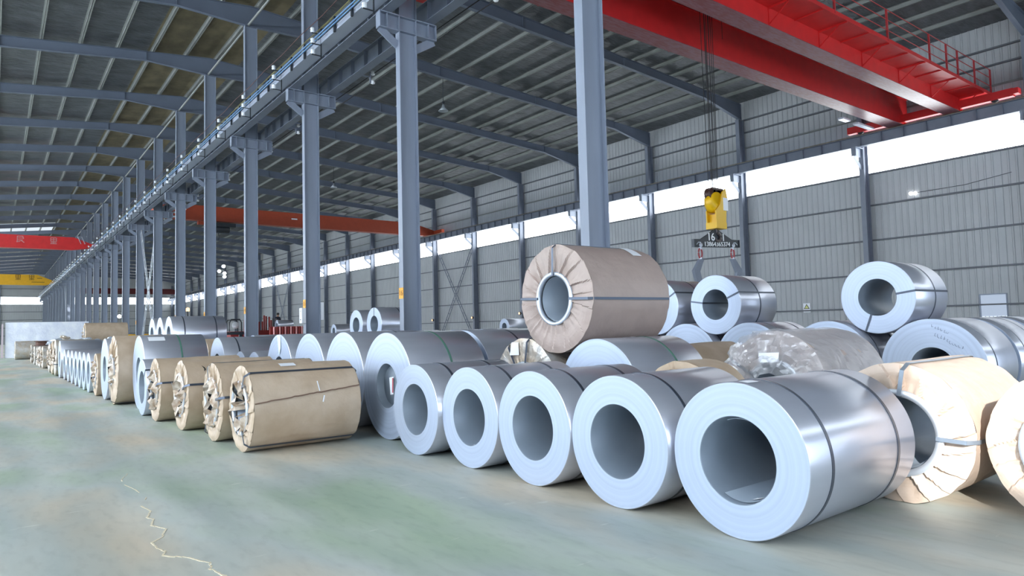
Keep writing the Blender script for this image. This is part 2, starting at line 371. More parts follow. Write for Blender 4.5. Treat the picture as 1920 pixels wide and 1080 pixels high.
cb.bar((33.87, 0, 9.5), (34.6, 0, 8.95), .22, .02, (0, 1, 0)); cb_me = cb.mesh('corbel', [paint])
for k in range(-2, 26):
    if abs(YK(k)-YE) < .2: y = YE-.35
    else: y = YK(k)
    if y < YB: continue
    n_ = k+2
    r = empty('wall_column', (0, y, 0), 'grey steel column against the right wall, %s wall column counted from the near end' % ORD[max(n_, 1)] if k >= 0 else 'grey steel column against the right wall, beyond the right edge, wall bay %s' % ORD[n_+1], 'column', 'columns of the right wall')
    link('shaft', wc_me, r); link('corbel', cb_me, r)
# end wall posts
for x in (-5., .9, 15.5, 22., 28.5):
    o = MB().box(x-.12, x+.12, YE-.42, YE-.17, 0, roof_z(x)-.3).build('end_wall_post', paint_dark)
    tag(o, 'steel post of the far end wall, %s' % {-5.: 'outside the left edge', .9: 'the one in the left bay', 15.5: 'first right of the central row', 22.: 'second right of the central row', 28.5: 'third right of the central row'}[x], 'post', 'posts of the far end wall')

# ------------------------------------------------------------------ central columns
def column_mesh():
    m = MB(); h_section(m, 8.5, 9.03, 0, .22, .018, .012, 0, 14.88); return m.mesh('column_shaft', [paint])
cs_me = column_mesh()
m = MB()
for xa, xb in ((7.93, 8.5), (9.03, 9.66)):
    m.box(xa, xb, -.12, .12, 9.86, 9.89).box(xa, xb, -.12, .12, 9.44, 9.47).box(xa, xb, -.008, .008, 9.47, 9.86)
m.box(7.93, 7.95, -.12, .12, 9.44, 9.89).box(9.64, 9.66, -.12, .12, 9.44, 9.89)
for x in (8.15, 9.42): m.box(x-.01, x+.01, -.12, .12, 9.47, 9.86)
m.box(8.5, 9.03, -.12, -.02, 9.86, 9.88).box(8.5, 9.03, -.12, -.02, 9.46, 9.48)
corb_me = m.mesh('corbel', [paint])
m = MB(); m.bar((7.97, 0, 9.45), (8.5, 0, 9.08), .22, .03, (0, 1, 0)); brL = m.mesh('corbel_brace', [paint])
m = MB(); m.bar((9.62, 0, 9.45), (9.03, 0, 9.08), .22, .03, (0, 1, 0)); brR = m.mesh('corbel_brace', [paint])
plate_me = MB().box(8.487, 8.498, -.115, .115, 2.27, 2.56).mesh('number_plate', [mat('orange_plate', srgb(240, 172, 44), .5)])
NUM = {1: '16', 2: '15', 3: '14', 4: '13', 5: '12', 6: '11'}
for k in range(-1, 26):
    y = YK(k) if k < 25 else YE-.5
    if k < 0: lab = 'central grey-blue steel column just outside the right edge'
    else:
        ex = {0: ', dusty and widest in view', 1: ', orange plate above the coils', 2: ', white box under an orange plate'}.get(k, '')
        lab = '%s grey-blue column from the camera in the central row%s' % (ORD[k+1], ex)
    r = empty('steel_column', (0, y, 0), lab, 'column', 'columns of the central row')
    link('shaft', cs_me, r); link('corbel', corb_me, r); link('corbel_brace', brL, r); link('corbel_brace', brR, r)
    if 0 <= k <= 8:
        pl = link('number_plate', plate_me, r)
        if k in NUM: text('number', NUM[k], .2, (8.482, 0, 2.415), (pi/2, 0, -pi/2), mat('brown_digits', srgb(150, 96, 20), .6), pl, .002)
# electric boxes on the third column
r = empty('junction_box', (8.36, YK(2), 1.75), 'white electric box on the near flange of the third central column', 'electric box')
MB().box(0, .135, -.13, .13, 0, .52).build('box_body', white, r); MB().box(-.006, 0, -.115, .115, .2, .5).build('lid', white, r)
MB().box(-.012, -.006, -.03, .03, .1, .14).box(-.012, -.006, -.02, .02, .40, .43).build('latch', girt_m, r)
r = empty('junction_box', (9.04, YK(2), 1.85), 'narrow white electric box on the right flange of the third central column', 'electric box')
MB().box(0, .1, -.12, .12, 0, .62).build('box_body', white, r); MB().box(.1, .106, -.1, .1, .03, .59).build('lid', white, r)
# flood light cluster on the fifth column
r = empty('floodlight', (9.05, YK(4)-.05, 4.3), 'cluster of lit white floodlights bracketed to the fifth central column', 'floodlight')
MB().bar((0, 0, .3), (.45, 0, .3), .05, .05).bar((0, 0, .08), (.4, 0, .1), .04, .04).bar((.42, 0, .0), (.42, 0, .75), .04, .04).build('bracket', black, r)
for z, x in ((.62, .34), (.36, .12), (.26, .38), (.08, .38)):
    h = MB().lathe([(0, .06), (.1, .1), (.1, .0), (0, .0)], 14, 'y', (x, -.12, z)).build('lamp_head', white, r)
    MB().lathe([(-.012, .085), (-.012, 0), (0, 0), (0, .085)], 14, 'y', (x, -.125, z)).build('lamp_glass', lampglass, h)

# ------------------------------------------------------------------ runway beams
def runway(name, x, label, w=.3, z0=9.89, h=.56, side=0, stiff=1.0):
    r = empty(name, (0, 0, 0), label, 'crane runway beam', 'crane runway beams')
    m = MB(); m.box(x-w/2, x+w/2, YB+.2, YE-.2, z0, z0+.02).box(x-w/2, x+w/2, YB+.2, YE-.2, z0+h-.02, z0+h).box(x-.008, x+.008, YB+.2, YE-.2, z0+.02, z0+h-.02)
    y = YB+.6
    while y < YE-.5:
        m.box(x-w/2+.02, x-.008, y-.006, y+.006, z0+.02, z0+h-.02).box(x+.008, x+w/2-.02, y-.006, y+.006, z0+.02, z0+h-.02); y += stiff
    m.build('beam', paint_dark, r)
    MB().box(x-.035, x+.035, YB+.3, YE-.3, z0+h, z0+h+.09).box(x-.06, x+.06, YB+.3, YE-.3, z0+h, z0+h+.015).build('rail', rail_m, r)
    return r
RL = runway('runway_beam', 8.13, 'grey crane runway beam with white insulators on the left of the central columns')
runway('runway_beam', 9.43, 'grey crane runway beam on the right of the central columns')
runway('runway_beam', 34.2, 'grey crane runway beam along the right wall above the daylight strip', z0=9.96, h=.53)
# side channel with a walkway plate on the left beam
m = MB(); m.box(7.60, 7.97, YB+.3, YE-.3, 9.99, 10.01).box(7.58, 7.60, YB+.3, YE-.3, 9.99, 10.16)
m.build('side_plate', mat('pale_channel', srgb(168, 176, 192), .4), RL)
# conductor line: three blue bars, cables, brackets with three insulators each
r = empty('conductor_line', (0, 0, 0), 'blue conductor bars on bracketed white insulators along the left runway beam', 'conductor rail')
for z in (10.07, 10.17): MB().box(7.44, 7.47, YB+.5, YE-1, z, z+.03).build('conductor_bar', blue_bar, r)
def sag(x, z, s, step=3.5):
    pts = []; y = YB+.5; i = 0
    while y < YE-1: pts.append((x, y, z-(s if i % 2 else 0))); y += step/2; i += 1
    return pts
MB().tube(sag(7.55, 10.44, .03), .014, 5).build('cable', yel_rope, r)
MB().tube(sag(7.75, 10.47, .04), .014, 5).build('cable', yel_rope, r)
MB().tube(sag(7.38, 10.60, .05), .012, 5).build('cable', brown_rope, r)
brk = MB(); brk.box(7.58, 7.61, -.02, .02, 9.55, 10.45)
for z in (10.28, 9.96, 9.63): brk.box(7.30, 7.6, -.02, .02, z-.02, z)
brk_me = brk.mesh('insulator_bracket', [black])
ins_me = MB().lathe([(0, 0), (0, .05), (.04, .07), (.08, .055), (.12, .07), (.15, .04), (.15, 0)], 12, 'z', (0, 0, 0), closed=False).mesh('insulator', [white])
ybs = []; y = YK(0)-7.0
y = 15.4-7*3
while y < 175: ybs.append(y); y += 3.5
for y in [q for q in ybs if q > 4][:48]:
    bo = link('insulator_bracket', brk_me, r, (0, y, 0))
    for z in (10.28, 9.96, 9.63): link('insulator', ins_me, bo, (7.34, 0, z))
po_me = MB().box(7.50, 7.56, -.035, .035, 9.92, 10.36).mesh('conductor_post', [black])
for y in [q+d_ for q in ybs if 6 < q < 95 for d_ in (1.17, 2.34)]: link('conductor_post', po_me, r, (0, y, 0))
# right-hand line with two insulators per bracket
r = empty('cable_line', (0, 0, 0), 'pair of black cables on white insulators beside the right central runway beam', 'cable')
for z in (10.06, 9.76): MB().tube([(10.0, YB+.5, z), (10.0, YE-1, z)], .016, 6).build('cable', rubber, r)
ib = MB(); ib.box(9.58, 9.9, -.02, .02, 9.9, 9.93).box(9.86, 9.9, -.02, .02, 9.72, 10.08).mesh('insulator_bracket', [paint_dark])
ib_me = ib.mesh('insulator_bracket', [paint_dark])
i2 = MB().lathe([(0, 0), (0, .055), (.06, .075), (.12, .055), (.12, 0)], 12, 'x', (0, 0, 0), closed=False).mesh('insulator', [white])
for j in range(28):
    y = 13.35+2.95*j*1.187
    bo = link('insulator_bracket', ib_me, r, (0, y, 0))
    for z in (10.06, 9.76): link('insulator', i2, bo, (9.91, 0, z))

# ------------------------------------------------------------------ roof frame
def rafter_mesh():
    def seg(m, pts_top, pts_bot):
        w = .2
        for i in range(len(pts_top)-1):
            (xa, ta), (xb, tb) = pts_top[i], pts_top[i+1]; (xc, ba), (xd, bb) = pts_bot[i], pts_bot[i+1]
            for yy in (-.006, .006): m.add([(xa, yy, ta), (xb, yy, tb), (xd, yy, bb), (xc, yy, ba)], [(0, 1, 2, 3)])
            m.bar((xa, 0, ta-.01), (xb, 0, tb-.01), w, .016, (0, 0, 1)); m.bar((xc, 0, ba+.01), (xd, 0, bb+.01), w, .016, (0, 0, 1))
            m.bar((xb, 0, tb), (xd, 0, bb), .18, .012, (1, 0, 0))
    xs = [XC, 12.2, 18.5, 25, 31.6, 34.95]; dep = [.92, .58, .55, .46, .47, .95]
    m = MB(); seg(m, [(x, roof_z(x)) for x in xs], [(x, roof_z(x)-d) for x, d in zip(xs, dep)])
    right = m
    xs = [XC, 5.8, 0, -6, -13.5, XL+.2]; dep = [.92, .46, .5, .5, .5, .9]
    seg(m, [(x, roof_z(x)) for x in xs], [(x, roof_z(x)-d) for x, d in zip(xs, dep)])
    return m.mesh('rafter', [paint_roof], fix=False)
rf_me = rafter_mesh()
for k in range(-2, 25):
    o = link('roof_rafter', rf_me, None, (0, YK(k), 0))
    lab = 'tapered grey roof rafter over the %s central column from the camera' % ORD[k+1] if k >= 0 else 'tapered grey roof rafter %s' % ('just ahead of the camera' if k == -1 else 'behind the camera')
    tag(o, lab, 'rafter', 'roof rafters')
xs = [XC+.25+1.52*i for i in range(18)]
for side, n_ in ((1, 17), (-1, 17)):
    for i in range(n_):
        x = XC+side*((.3 if side > 0 else -.35)+1.52*i)
        if side < 0 and i == 0: continue
        if x > XR-.4: continue
        z = roof_z(x)
        b = MB(); b.box(x-.008, x+.008, YB, YE-.2, z+.0, z+.19).box(x-.008, x+.065, YB, YE-.2, z, z+.012).box(x-.065, x+.008, YB, YE-.2, z+.18, z+.19)
        o = b.build('roof_purlin', purlin_m)
        tag(o, '%s thin roof purlin %s of the ridge, running the length of the hall' % (ORD[i+1], 'right' if side > 0 else 'left'), 'purlin', 'roof purlins')
o = MB().tube([(XC-.1, YB+.5, 14.95), (XC-.1, YE-1, 14.95)], .05, 8).build('tie_pipe', purlin_m); tag(o, 'long pale tie pipe joining the tops of the central columns', 'tie pipe')
# lattice braces
def lattice_x(name, x, ya, yb, za, zb, label, mm, w=.28, step=.75):
    r = empty(name, (x, (ya+yb)/2, za), label, 'brace', 'lattice cross braces'); yc = (ya+yb)/2
    for s_ in (1, -1):
        p = Vector((0, (ya-yc)*s_, 0)); q = Vector((0, (yb-yc)*s_, zb-za)); d = (q-p).normalized(); nrm = Vector((0, -d.z, d.y)); m = MB()
        m.bar(p+nrm*w/2, q+nrm*w/2, .05, .05, (1, 0, 0)); m.bar(p-nrm*w/2, q-nrm*w/2, .05, .05, (1, 0, 0)); L = (q-p).length; t = step/2
        while t < L: m.bar(p+d*t+nrm*w/2, p+d*t-nrm*w/2, .04, .04, (1, 0, 0)); t += step
        m.build('lattice_strut', mm, r)
lattice_x('cross_brace', 34.98, YK(6)+.3, YK(7)-.3, 0, 9.1, 'cross of two ladder-like lattice struts on the right wall behind the second central column', paint_dark)
lattice_x('cross_brace', 34.98, YK(13)+.3, YK(14)-.3, 0, 9.1, 'distant lattice cross brace on the right wall above the red machinery', paint)
lattice_x('cross_brace', 8.77, YK(6)+.3, YK(7)-.3, 0, 9.3, 'tall lattice cross brace in the central column row left of centre', core_m, .42, .9)
lattice_x('cross_brace', 8.77, YK(16)+.3, YK(17)-.3, 0, 9.3, 'distant pale lattice cross brace far down the central column row', core_m, .4, .9)

# ------------------------------------------------------------------ red double-girder bridge crane
r = empty('bridge_crane', (0, 0, 0), 'bright red double-girder bridge crane with walkways spanning overhead at top right', 'bridge crane')
GX0, GX1, GZ = 9.9, 34.75, 10.57
def girder(y0, y1, side):
    m = MB(); yw0, yw1 = y0+.06, y1-.06; zt = GZ+1.28
    poly = [(GX0, GZ+.5), (GX0+1.2, GZ), (GX1-.45, GZ), (GX1+.0, GZ+.35), (GX1+.0, zt), (GX0, zt)]
    for yy in (yw0, yw1): m.add([(a, yy, z) for a, z in poly], [tuple(range(6))], 0)
    m.box(GX0+1.2, GX1-.45, y0, y1, GZ-.012, GZ+.008, 1); m.bar((GX1-.45, (y0+y1)/2, GZ), (GX1, (y0+y1)/2, GZ+.35), y1-y0, .016, (0, 0, 1), 0)
    m.box(GX0, GX1, y0, y1, zt, zt+.02, 0); m.box(GX1-.0, GX1+.01, yw0, yw1, GZ+.35, zt, 0)
    m.build('girder', [red, red_flange], r, fix=False)
    ye = y0-.92 if side < 0 else y1+.92; yi = yw0 if side < 0 else yw1
    w = MB(); a, c = sorted((ye, yi)); zw = GZ+.62
    w.box(GX0+.5, GX1+.4, a, c, zw, zw+.03).box(GX0+.5, GX1+.4, ye-.02, ye+.02, zw-.02, zw+.12)
    x = GX1-.55
    while x > GX0+1:
        w.box(x-.03, x+.03, a, c, zw-.06, zw); w.bar((x, ye+(.3 if side < 0 else -.3), zw-.05), (x, yi, zw-.55), .04, .012, (1, 0, 0)); w.bar((x, yi+.01*side, zw), (x, yi+.01*side, zw-.58), .04, .05, (1, 0, 0)); x -= 1.52*2
        w.box(x+1.5, x+1.54, a, c, zw-.04, zw)
    w.build('walkway', red, r)
    hr = MB(); xs = [GX1+.35, 33.2, 31.35, 30.2, 28.55, 24.95, 21.2, 17.5, 13.8, 10.6]
    for x in xs: hr.box(x-.03, x+.03, ye-.03, ye+.03, zw+.02, zw+1.17)
    for dz in (.42, .8, 1.17): hr.tube([(x, ye, zw+dz) for x in xs], .016, 6)
    hr.build('handrail', mat('handrail_red', srgb(186, 58, 62), .45), r)
girder(11.2, 11.85, -1); girder(13.58, 14.26, 1)
for x in (9.43, 34.2):
    m = MB(); m.box(x-.14, x+.14, 9.2, 16.2, 10.68, 11.02, 0)
    m.box(x-.2, x+.2, 9.0, 9.25, 10.74, 10.98, 0)
    m.build('end_carriage', red, r)
for x in (9.43, 34.2):
    for y in (9.9, 15.6): MB().lathe([(-.05, .0), (-.05, .16), (.05, .16), (.05, 0)], 20, 'x', (x, y, 10.70+.05)).build('wheel', black, r)
m = MB(); m.box(16.6, 19.0, 11.0, 14.4, GZ+1.36, GZ+1.5).box(17.0, 18.6, 11.4, 12.3, GZ+1.5, GZ+2.0).box(17.2, 18.2, 13.0, 14.0, GZ+1.5, GZ+2.1)
m.lathe([(11.9, 0), (11.9, .28), (13.3, .28), (13.3, 0)], 20, 'y', (17.8, 0, GZ+1.55)); m.build('trolley', mat('trolley_grey', srgb(90, 90, 100), .5), r)
MB().box(31.6, 33.2, 14.5, 14.75, 10.42, 10.5).box(30.2, 30.9, 14.5, 14.75, 10.42, 10.5).build('lamp_tray', core_m, r)

# hook block on ropes, spreader and tongs
HX, HY = 17.88, 12.7
r = empty('hook_block', (HX, HY, 5.0), 'yellow hook block hanging on wire ropes from the red crane', 'hook block')
prof = [(-.30, -.02), (-.33, .25), (-.2, .52), (.26, .66), (.40, .40), (.36, -.02)]
m = MB()
m.lathe([(-.15, 0), (-.15, .30), (-.06, .33), (.06, .33), (.15, .30), (.15, 0)], 28, 'y', (-.06, 0, .18))
m.prism([(-.22, -.62), (.26, -.62), (.30, -.1), (.40, .25), (.30, .62), (.12, .5), (-.02, .1), (-.24, -.1)], lambda a, b_, t: (a, t, b_), -.19, -.15)
m.prism([(-.22, -.62), (.26, -.62), (.30, -.1), (.40, .25), (.30, .62), (.12, .5), (-.02, .1), (-.24, -.1)], lambda a, b_, t: (a, t, b_), .15, .19)
m.box(-.24, .28, -.2, .2, -.66, -.46); m.box(-.1, .12, -.15, .15, -.46, -.2)
m.build('block_body', yellow_b, r)
m = MB()
for dx in (-.22, -.02, .16):
    m.lathe([(-.10, 0), (-.10, .20), (-.03, .14), (.03, .14), (.10, .20), (.10, 0)], 20, 'y', (dx, 0, .42))
m.box(-.26, .28, -.12, .12, .56, .62); m.build('sheave', mat('greasy_brown', srgb(74, 50, 44), .5), r)
MB().box(.14, .38, -.205, -.192, -.08, .32).build('sign_plate', tag_m, r); MB().tube([(-.02, 0, -.3), (-.02, 0, -.42)], .07, 12).build('hook_nut', core_m, r)
m = MB(); m.tube([(-.02, 0, -.66), (-.02, 0, -.78)], [.05, .045], 12)
m.tube([(-.02+.125*sin(a), -.06, -.92+.125*cos(a)) for a in [0, .5, 1.1, 1.7, 2.3, 2.9, 3.5, 4.0, 4.5]], [.045, .05, .055, .055, .055, .05, .045, .03, .015], 10)
m.build('hook', mat('hook_steel', srgb(92, 84, 84), .4, .4), r)
m = MB()
for dx, dy in ((-.27, -.1), (-.21, .1), (-.14, -.12), (-.07, .08), (-.02, -.1), (.03, .1), (.09, -.08), (.14, .1)): m.tube([(dx*.8, dy, .5), (dx*1.3, dy, 7.3)], .011, 5)
m.build('wire_rope', rubber, r)
MB().tube([(.75, 0, 5.6), (.74, 0, 7.0)], .009, 5).build('limit_cable', rubber, r)
r = empty('lifting_beam', (HX-.02, HY, 3.77), 'black lifting beam lettered in white, hung on the crane hook', 'lifting beam')
m = MB(); r.rotation_euler = (0, radians(-2.4), 0); P_ = [(-1.16, 0), (1.16, 0), (1.16, .24), (.78, .25), (.38, .42), (.12, .54), (-.12, .54), (-.38, .42), (-.78, .25), (-1.16, .24)]
m.prism(P_, lambda a, b_, t: (a, t, b_), -.03, -.01); m.prism(P_, lambda a, b_, t: (a, t, b_), .01, .03)
for x in (-1.16, 1.14): m.box(x, x+.02, -.06, .06, 0, .24)
m.build('beam_plate', black, r)
m = MB().box(-1.172, -1.161, -.05, .05, 0, .24).box(1.161, 1.172, -.05, .05, 0, .24); m.build('end_plate', girt_m, r)
FR = (pi/2, 0, 0)
text('lettering', '16', .34, (-.30, -.036, .31), FR, whitep, r, .006, 1.15); text('lettering', '1', .34, (.33, -.036, .30), FR, whitep, r, .006, 1.3)
text('lettering', '13864365374', .20, (0, -.036, .09), FR, whitep, r, .006, 1.22)
for x in (-.84, .84):
    m = MB(); m.tube([(x-.2, -.04, .08), (x-.11, -.04, .15), (x, -.04, .14)], .016, 6) if x < 0 else m.tube([(x+.2, -.04, .08), (x+.11, -.04, .15), (x, -.04, .14)], .016, 6)
    m.lathe([(-.06, 0), (-.06, .06), (-.02, .07), (.04, .05), (.04, 0)], 12, 'y', (x, 0, .06)); m.build('shackle_pin', core_m, r)
for s_ in (-1, 1):
    t_ = empty('coil_tong', (HX-.02+.83*s_, HY, 2.4+.035*s_), 'grey bent tong leg on a red link under the %s end of the lifting beam' % ('left' if s_ < 0 else 'right'), 'tong leg', 'tong legs of the lifting beam')
    m = MB(); ring = [(.085*cos(a), 0, 1.18+.15*sin(a)) for a in [i*pi/8 for i in range(17)]]; m.tube(ring, .026, 8, cap=False); m.build('link', mat('red_link', srgb(158, 70, 74), .5), t_)
    m = MB().tube([(0, 0, 1.40), (0, 0, 1.30)], .04, 8).tube([(0, 0, 1.06), (0, 0, .96)], .04, 8); m.build('shackle', core_m, t_)
    if s_ < 0: P2 = [(.11, 1.0), (-.07, 1.0), (-.38, .64), (-.20, .1), (-.14, -.1), (.02, -.1), (.06, .15), (-.10, .62)]
    else: P2 = [(-.11, 1.0), (.08, 1.0), (.42, .66), (.36, .3), (.36, -.1), (.16, -.1), (.10, .4), (.14, .58)]
    m = MB(); m.prism([(p[0], p[1]) for p in P2], lambda a, b_, t: (a, t, b_), -.05, .05); m.build('leg_plate', paint_dark, t_)

# other cranes
def simple_crane(name, label, xa, xb, y, z0, h, dep, mm, taper=1.6, glyph=None, hoist=None):
    r = empty(name, (0, y, 0), label, 'bridge crane')
    m = MB(); P_ = [(xa, z0+h*.45), (xa+.1, z0+h*.15), (xa+taper*.5, z0), (xb-taper*.5, z0), (xb-.1, z0+h*.15), (xb, z0+h*.5), (xb-taper, z0+h), (xa+taper, z0+h)]
    m.prism(P_, lambda a, b_, t: (a, t, b_), -dep/2, dep/2); m.build('girder', mm, r)
    for x in (xa+.3, xb-.3):
        b_ = MB().box(x-.15, x+.15, -1.6, 1.6, 10.62, 10.95).build('end_carriage', mm, r)
    return r
r = simple_crane('single_girder_crane', 'dull orange bridge crane beam seen between the central columns', 9.6, 34.5, 54, 10.2-1.45, 0, .5, orange) if False else None
r = empty('box_girder_crane', (0, 57, 0), 'dull orange bridge crane spanning the right bay behind the central columns', 'bridge crane')
m = MB(); m.prism([(9.35, 10.62), (10.3, 10.38), (32.9, 10.38), (34.3, 10.62), (34.3, 10.9), (31.6, 11.55), (10.6, 11.55), (9.35, 11.1)], lambda a, b_, t: (a, t, b_), -.35, .35); m.build('girder', orange, r)
for x in (9.43, 34.2): MB().box(x-.15, x+.15, -1.8, 1.8, 10.6, 10.92).build('end_carriage', orange, r)
m = MB().box(13.2, 15.4, -.5, .5, 9.95, 10.25).lathe([(13.5, 0), (13.5, .3), (15, .3), (15, 0)], 16, 'x', (0, 0, 9.8)).tube([(14.2, 0, 9.7), (14.2, 0, 8.9)], .03); m.build('hoist', black, r)
MB().box(12.6, 13.3, -.4, .0, 10.05, 10.3).build('hoist_motor', orange, r)
MB().box(20.0, 20.5, -.37, -.352, 10.98, 11.08).build('marking', tag_m, r)
r = empty('box_girder_crane', (0, 82.5, 0), 'red bridge crane with white characters across the left bay', 'bridge crane')
m = MB(); m.prism([(-16.9, 10.62), (-16.0, 10.36), (6.2, 10.36), (7.95, 10.62), (8.15, 10.95), (7.4, 11.25), (6.4, 11.65), (-15.5, 11.65), (-16.9, 11.2)], lambda a, b_, t: (a, t, b_), -.4, .4); m.build('girder', red, r)
for x in (8.13,): MB().box(x-.15, x+.15, -1.8, 1.8, 10.6, 10.92).build('end_carriage', red, r)
gl = mat('faded_lettering', srgb(206, 150, 152), .6)
def glyph(x, z, s, kind, par, mm, y=-.41):
    m = MB(); B = lambda x0, z0, x1, z1, w=.1: m.bar((x+x0*s, y, z+z0*s), (x+x1*s, y, z+z1*s), w*s, .01, (0, 1, 0))
    if kind == 0:
        B(-.4, .5, .3, .5); B(-.4, .5, -.4, -.3); B(.3, .5, .42, .1); B(-.3, .2, .35, .2); B(-.4, -.1, .3, -.1); B(-.5, -.3, -.1, -.4); B(0, -.1, .5, -.5); B(-.5, -.45, 0, -.3)
    else:
        B(-.4, .5, .4, .5); B(-.4, .5, -.4, -.1); B(.4, .5, .4, -.1); B(-.4, .2, .4, .2); B(-.4, -.1, .4, -.1); B(0, .5, 0, -.5); B(-.45, -.5, .45, -.5); B(-.4, -.3, .4, -.3)
    m.build('lettering', mm, par)
glyph(1.93, 11.2, .62, 0, r, gl); glyph(4.65, 11.2, .6, 1, r, gl)
for dx in (0, .35): MB().bar((7.0+dx-.3, -.45, 11.75), (7.0+dx, -.45, 11.0), .05, .1, (0, 1, 0)).build('strut', core_m, r)
r = empty('box_girder_crane', (0, 140, 0), 'yellow bridge crane with dark characters far down the left bay', 'bridge crane')
m = MB(); m.prism([(-16.9, 10.62), (-16.0, 10.3), (6.9, 10.3), (8.1, 10.7), (8.1, 11.0), (5.7, 12.05), (-15.5, 12.05), (-16.9, 11.2)], lambda a, b_, t: (a, t, b_), -.4, .4); m.build('girder', yellow, r)
MB().box(7.98, 8.28, -1.8, 1.8, 10.6, 10.92).build('end_carriage', yellow, r)
dk = mat('dark_lettering', srgb(120, 92, 30), .6)
glyph(3.05-.0, 11.6, .8, 1, r, dk); glyph(4.9, 11.6, .8, 1, r, dk); MB().box(6.1-.45, 6.1+.25, -.42, -.405, 11.4, 11.5).build('lettering', dk, r); MB().box(4.9, 6.7, -.42, -.405, 10.75, 10.85).build('lettering', dk, r)
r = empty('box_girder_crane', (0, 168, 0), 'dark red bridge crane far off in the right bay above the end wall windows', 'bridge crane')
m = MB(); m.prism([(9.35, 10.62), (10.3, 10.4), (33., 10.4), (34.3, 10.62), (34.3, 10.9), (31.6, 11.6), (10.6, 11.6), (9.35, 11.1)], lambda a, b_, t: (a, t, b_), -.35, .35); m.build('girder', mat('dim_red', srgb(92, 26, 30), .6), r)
# pendant lamps under rafters
def lamp(x, y, z, lab):
    r = empty('pendant_lamp', (x, y, z), lab, 'pendant lamp', 'bell lamps under the roof')
    MB().tube([(0, 0, .35), (0, 0, roof_z(x)-z-.3)], .015, 6).build('rod', black, r)
    MB().lathe([(.35, 0), (.35, .06), (.2, .09), (.0, .27), (-.01, .26), (.18, .07), (.3, 0)], 20, 'z', closed=False).build('lamp_shade', core_m, r)
    MB().lathe([(.5, 0), (.5, .07), (.35, .07), (.35, 0)], 12, 'z', closed=False).build('housing', black, r)
lamp(18.85, YK(3)+.3, 13.0, 'bell shaped pendant lamp hanging under the rafter right of the second central column')
lamp(21.5, YK(6)+.3, 12.9, 'bell shaped pendant lamp hanging between the second and third central columns')
lamp(15.0, YK(11)+.3, 13.2, 'distant bell shaped pendant lamp seen just left of the fourth central column')
# little wall lamps
for i, (y, z, lab) in enumerate(((YK(7)+.16, 2.2, 'small orange lamp on the right wall left of the lattice brace'), (YK(6)+.16, 2.28, 'small orange lamp on the right wall right of the lattice brace'), (YK(5)+.14, 2.47, 'small orange lamp on the right wall beside the big wrapped coil'))):
    r = empty('wall_lamp', (34.56, y-.06, z), lab, 'wall lamp', 'orange lamps low on the right wall')
    MB().lathe([(-.1, 0), (-.1, .05), (0, .12), (.04, .12), (.04, 0)], 12, 'x').build('lamp_housing', black, r); MB().lathe([(-.12, 0), (-.12, .09), (-.1, .09), (-.1, 0)], 12, 'x').build('lamp_glass', orange_lamp, r)
r = empty('wall_lamp', (XR-.09, 13.75, 7.4), 'pair of small white lamps high on the right wall under the crane', 'wall lamp')
for dy in (.09, -.11): MB().lathe([(-.06, 0), (-.05, .06), (0, .09), (.05, .06), (.06, 0)], 12, 'x', (0, dy, -.02 if dy < 0 else 0), closed=False).build('lamp_globe', lampglass, r)
MB().tube([(0, -.2, 0), (.05, -2.2, .02), (.05, -4, .25)], .012, 5).build('cable', black, r)
# warning sign
r = empty('warning_sign', (XR-.09, 19.39, 1.80), 'white warning sign with yellow triangle on the right wall', 'sign')
MB().box(-.01, .01, -.2, .2, 0, .5).build('sign_board', tag_m, r)
MB().prism([(-.17, .19), (.17, .19), (0, .46)], lambda a, b_, t: (t, a, b_), -.014, -.011).build('triangle', mat('sign_edge', srgb(60, 72, 60), .6), r)
MB().prism([(-.11, .22), (.11, .22), (0, .40)], lambda a, b_, t: (t, a, b_), -.018, -.014).build('triangle_field', mat('sign_yellow', srgb(210, 214, 140), .6), r)
MB().box(-.014, -.01, -.13, .13, .06, .11).build('lettering', mat('sign_text', srgb(140, 148, 170), .6), r)

# ------------------------------------------------------------------ coils
RB = .296
_cache = {}
def winding(r, L, ri=RB):
    k = (round(r, 3), round(L, 2), round(ri, 3))
    if k not in _cache:
        e = .006
        prof = [(0, ri+e), (0, r-e), (e, r), (L-e, r), (L, r-e), (L, ri+e), (L-e, ri), (e, ri)]
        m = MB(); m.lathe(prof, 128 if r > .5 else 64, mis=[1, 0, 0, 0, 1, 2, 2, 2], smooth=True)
        me = m.mesh('winding', STEEL)
        # keep the flat ends flat
        for p in me.polygons:
            if abs(p.normal.x) > .9: p.use_smooth = False
        _cache[k] = me
    return _cache[k]
def hoop(par, x, r, w=.032, mm=None, t=.004):
    MB().lathe([(x, r+.0005), (x, r+t), (x+w, r+t), (x+w, r+.0005)], 128, smooth=False).build('steel_strap', mm or strap_m, par)
def loop_strap(par, th, r, L, ri=RB, w=.032, mm=None, e=.004, name='steel_strap', er=.003):
    m = MB(); rad = Vector((0, cos(th), sin(th))); tg = Vector((0, -sin(th), cos(th))); X = Vector((1, 0, 0))
    k = .05 if e > .01 else 0; m.bar(X*-e+rad*(ri-er), X*-e+rad*(r-k), w, .004, X); m.bar(X*(L+e)+rad*(ri-er), X*(L+e)+rad*(r-k), w, .004, X)
    
    if k: m.bar(X*-e+rad*(r-k), X*.01+rad*(r+er), w, .004, X); m.bar(X*(L+e)+rad*(r-k), X*(L-.01)+rad*(r+er), w, .004, X)
    m.bar(X*(-e if not k else .01)+rad*(r+er), X*(L+e if not k else L-.01)+rad*(r+er), w, .004, rad); m.bar(X*-e+rad*(ri-er), X*(L+e)+rad*(ri-er), w, .004, rad); m.build(name, mm or strap_m, par)
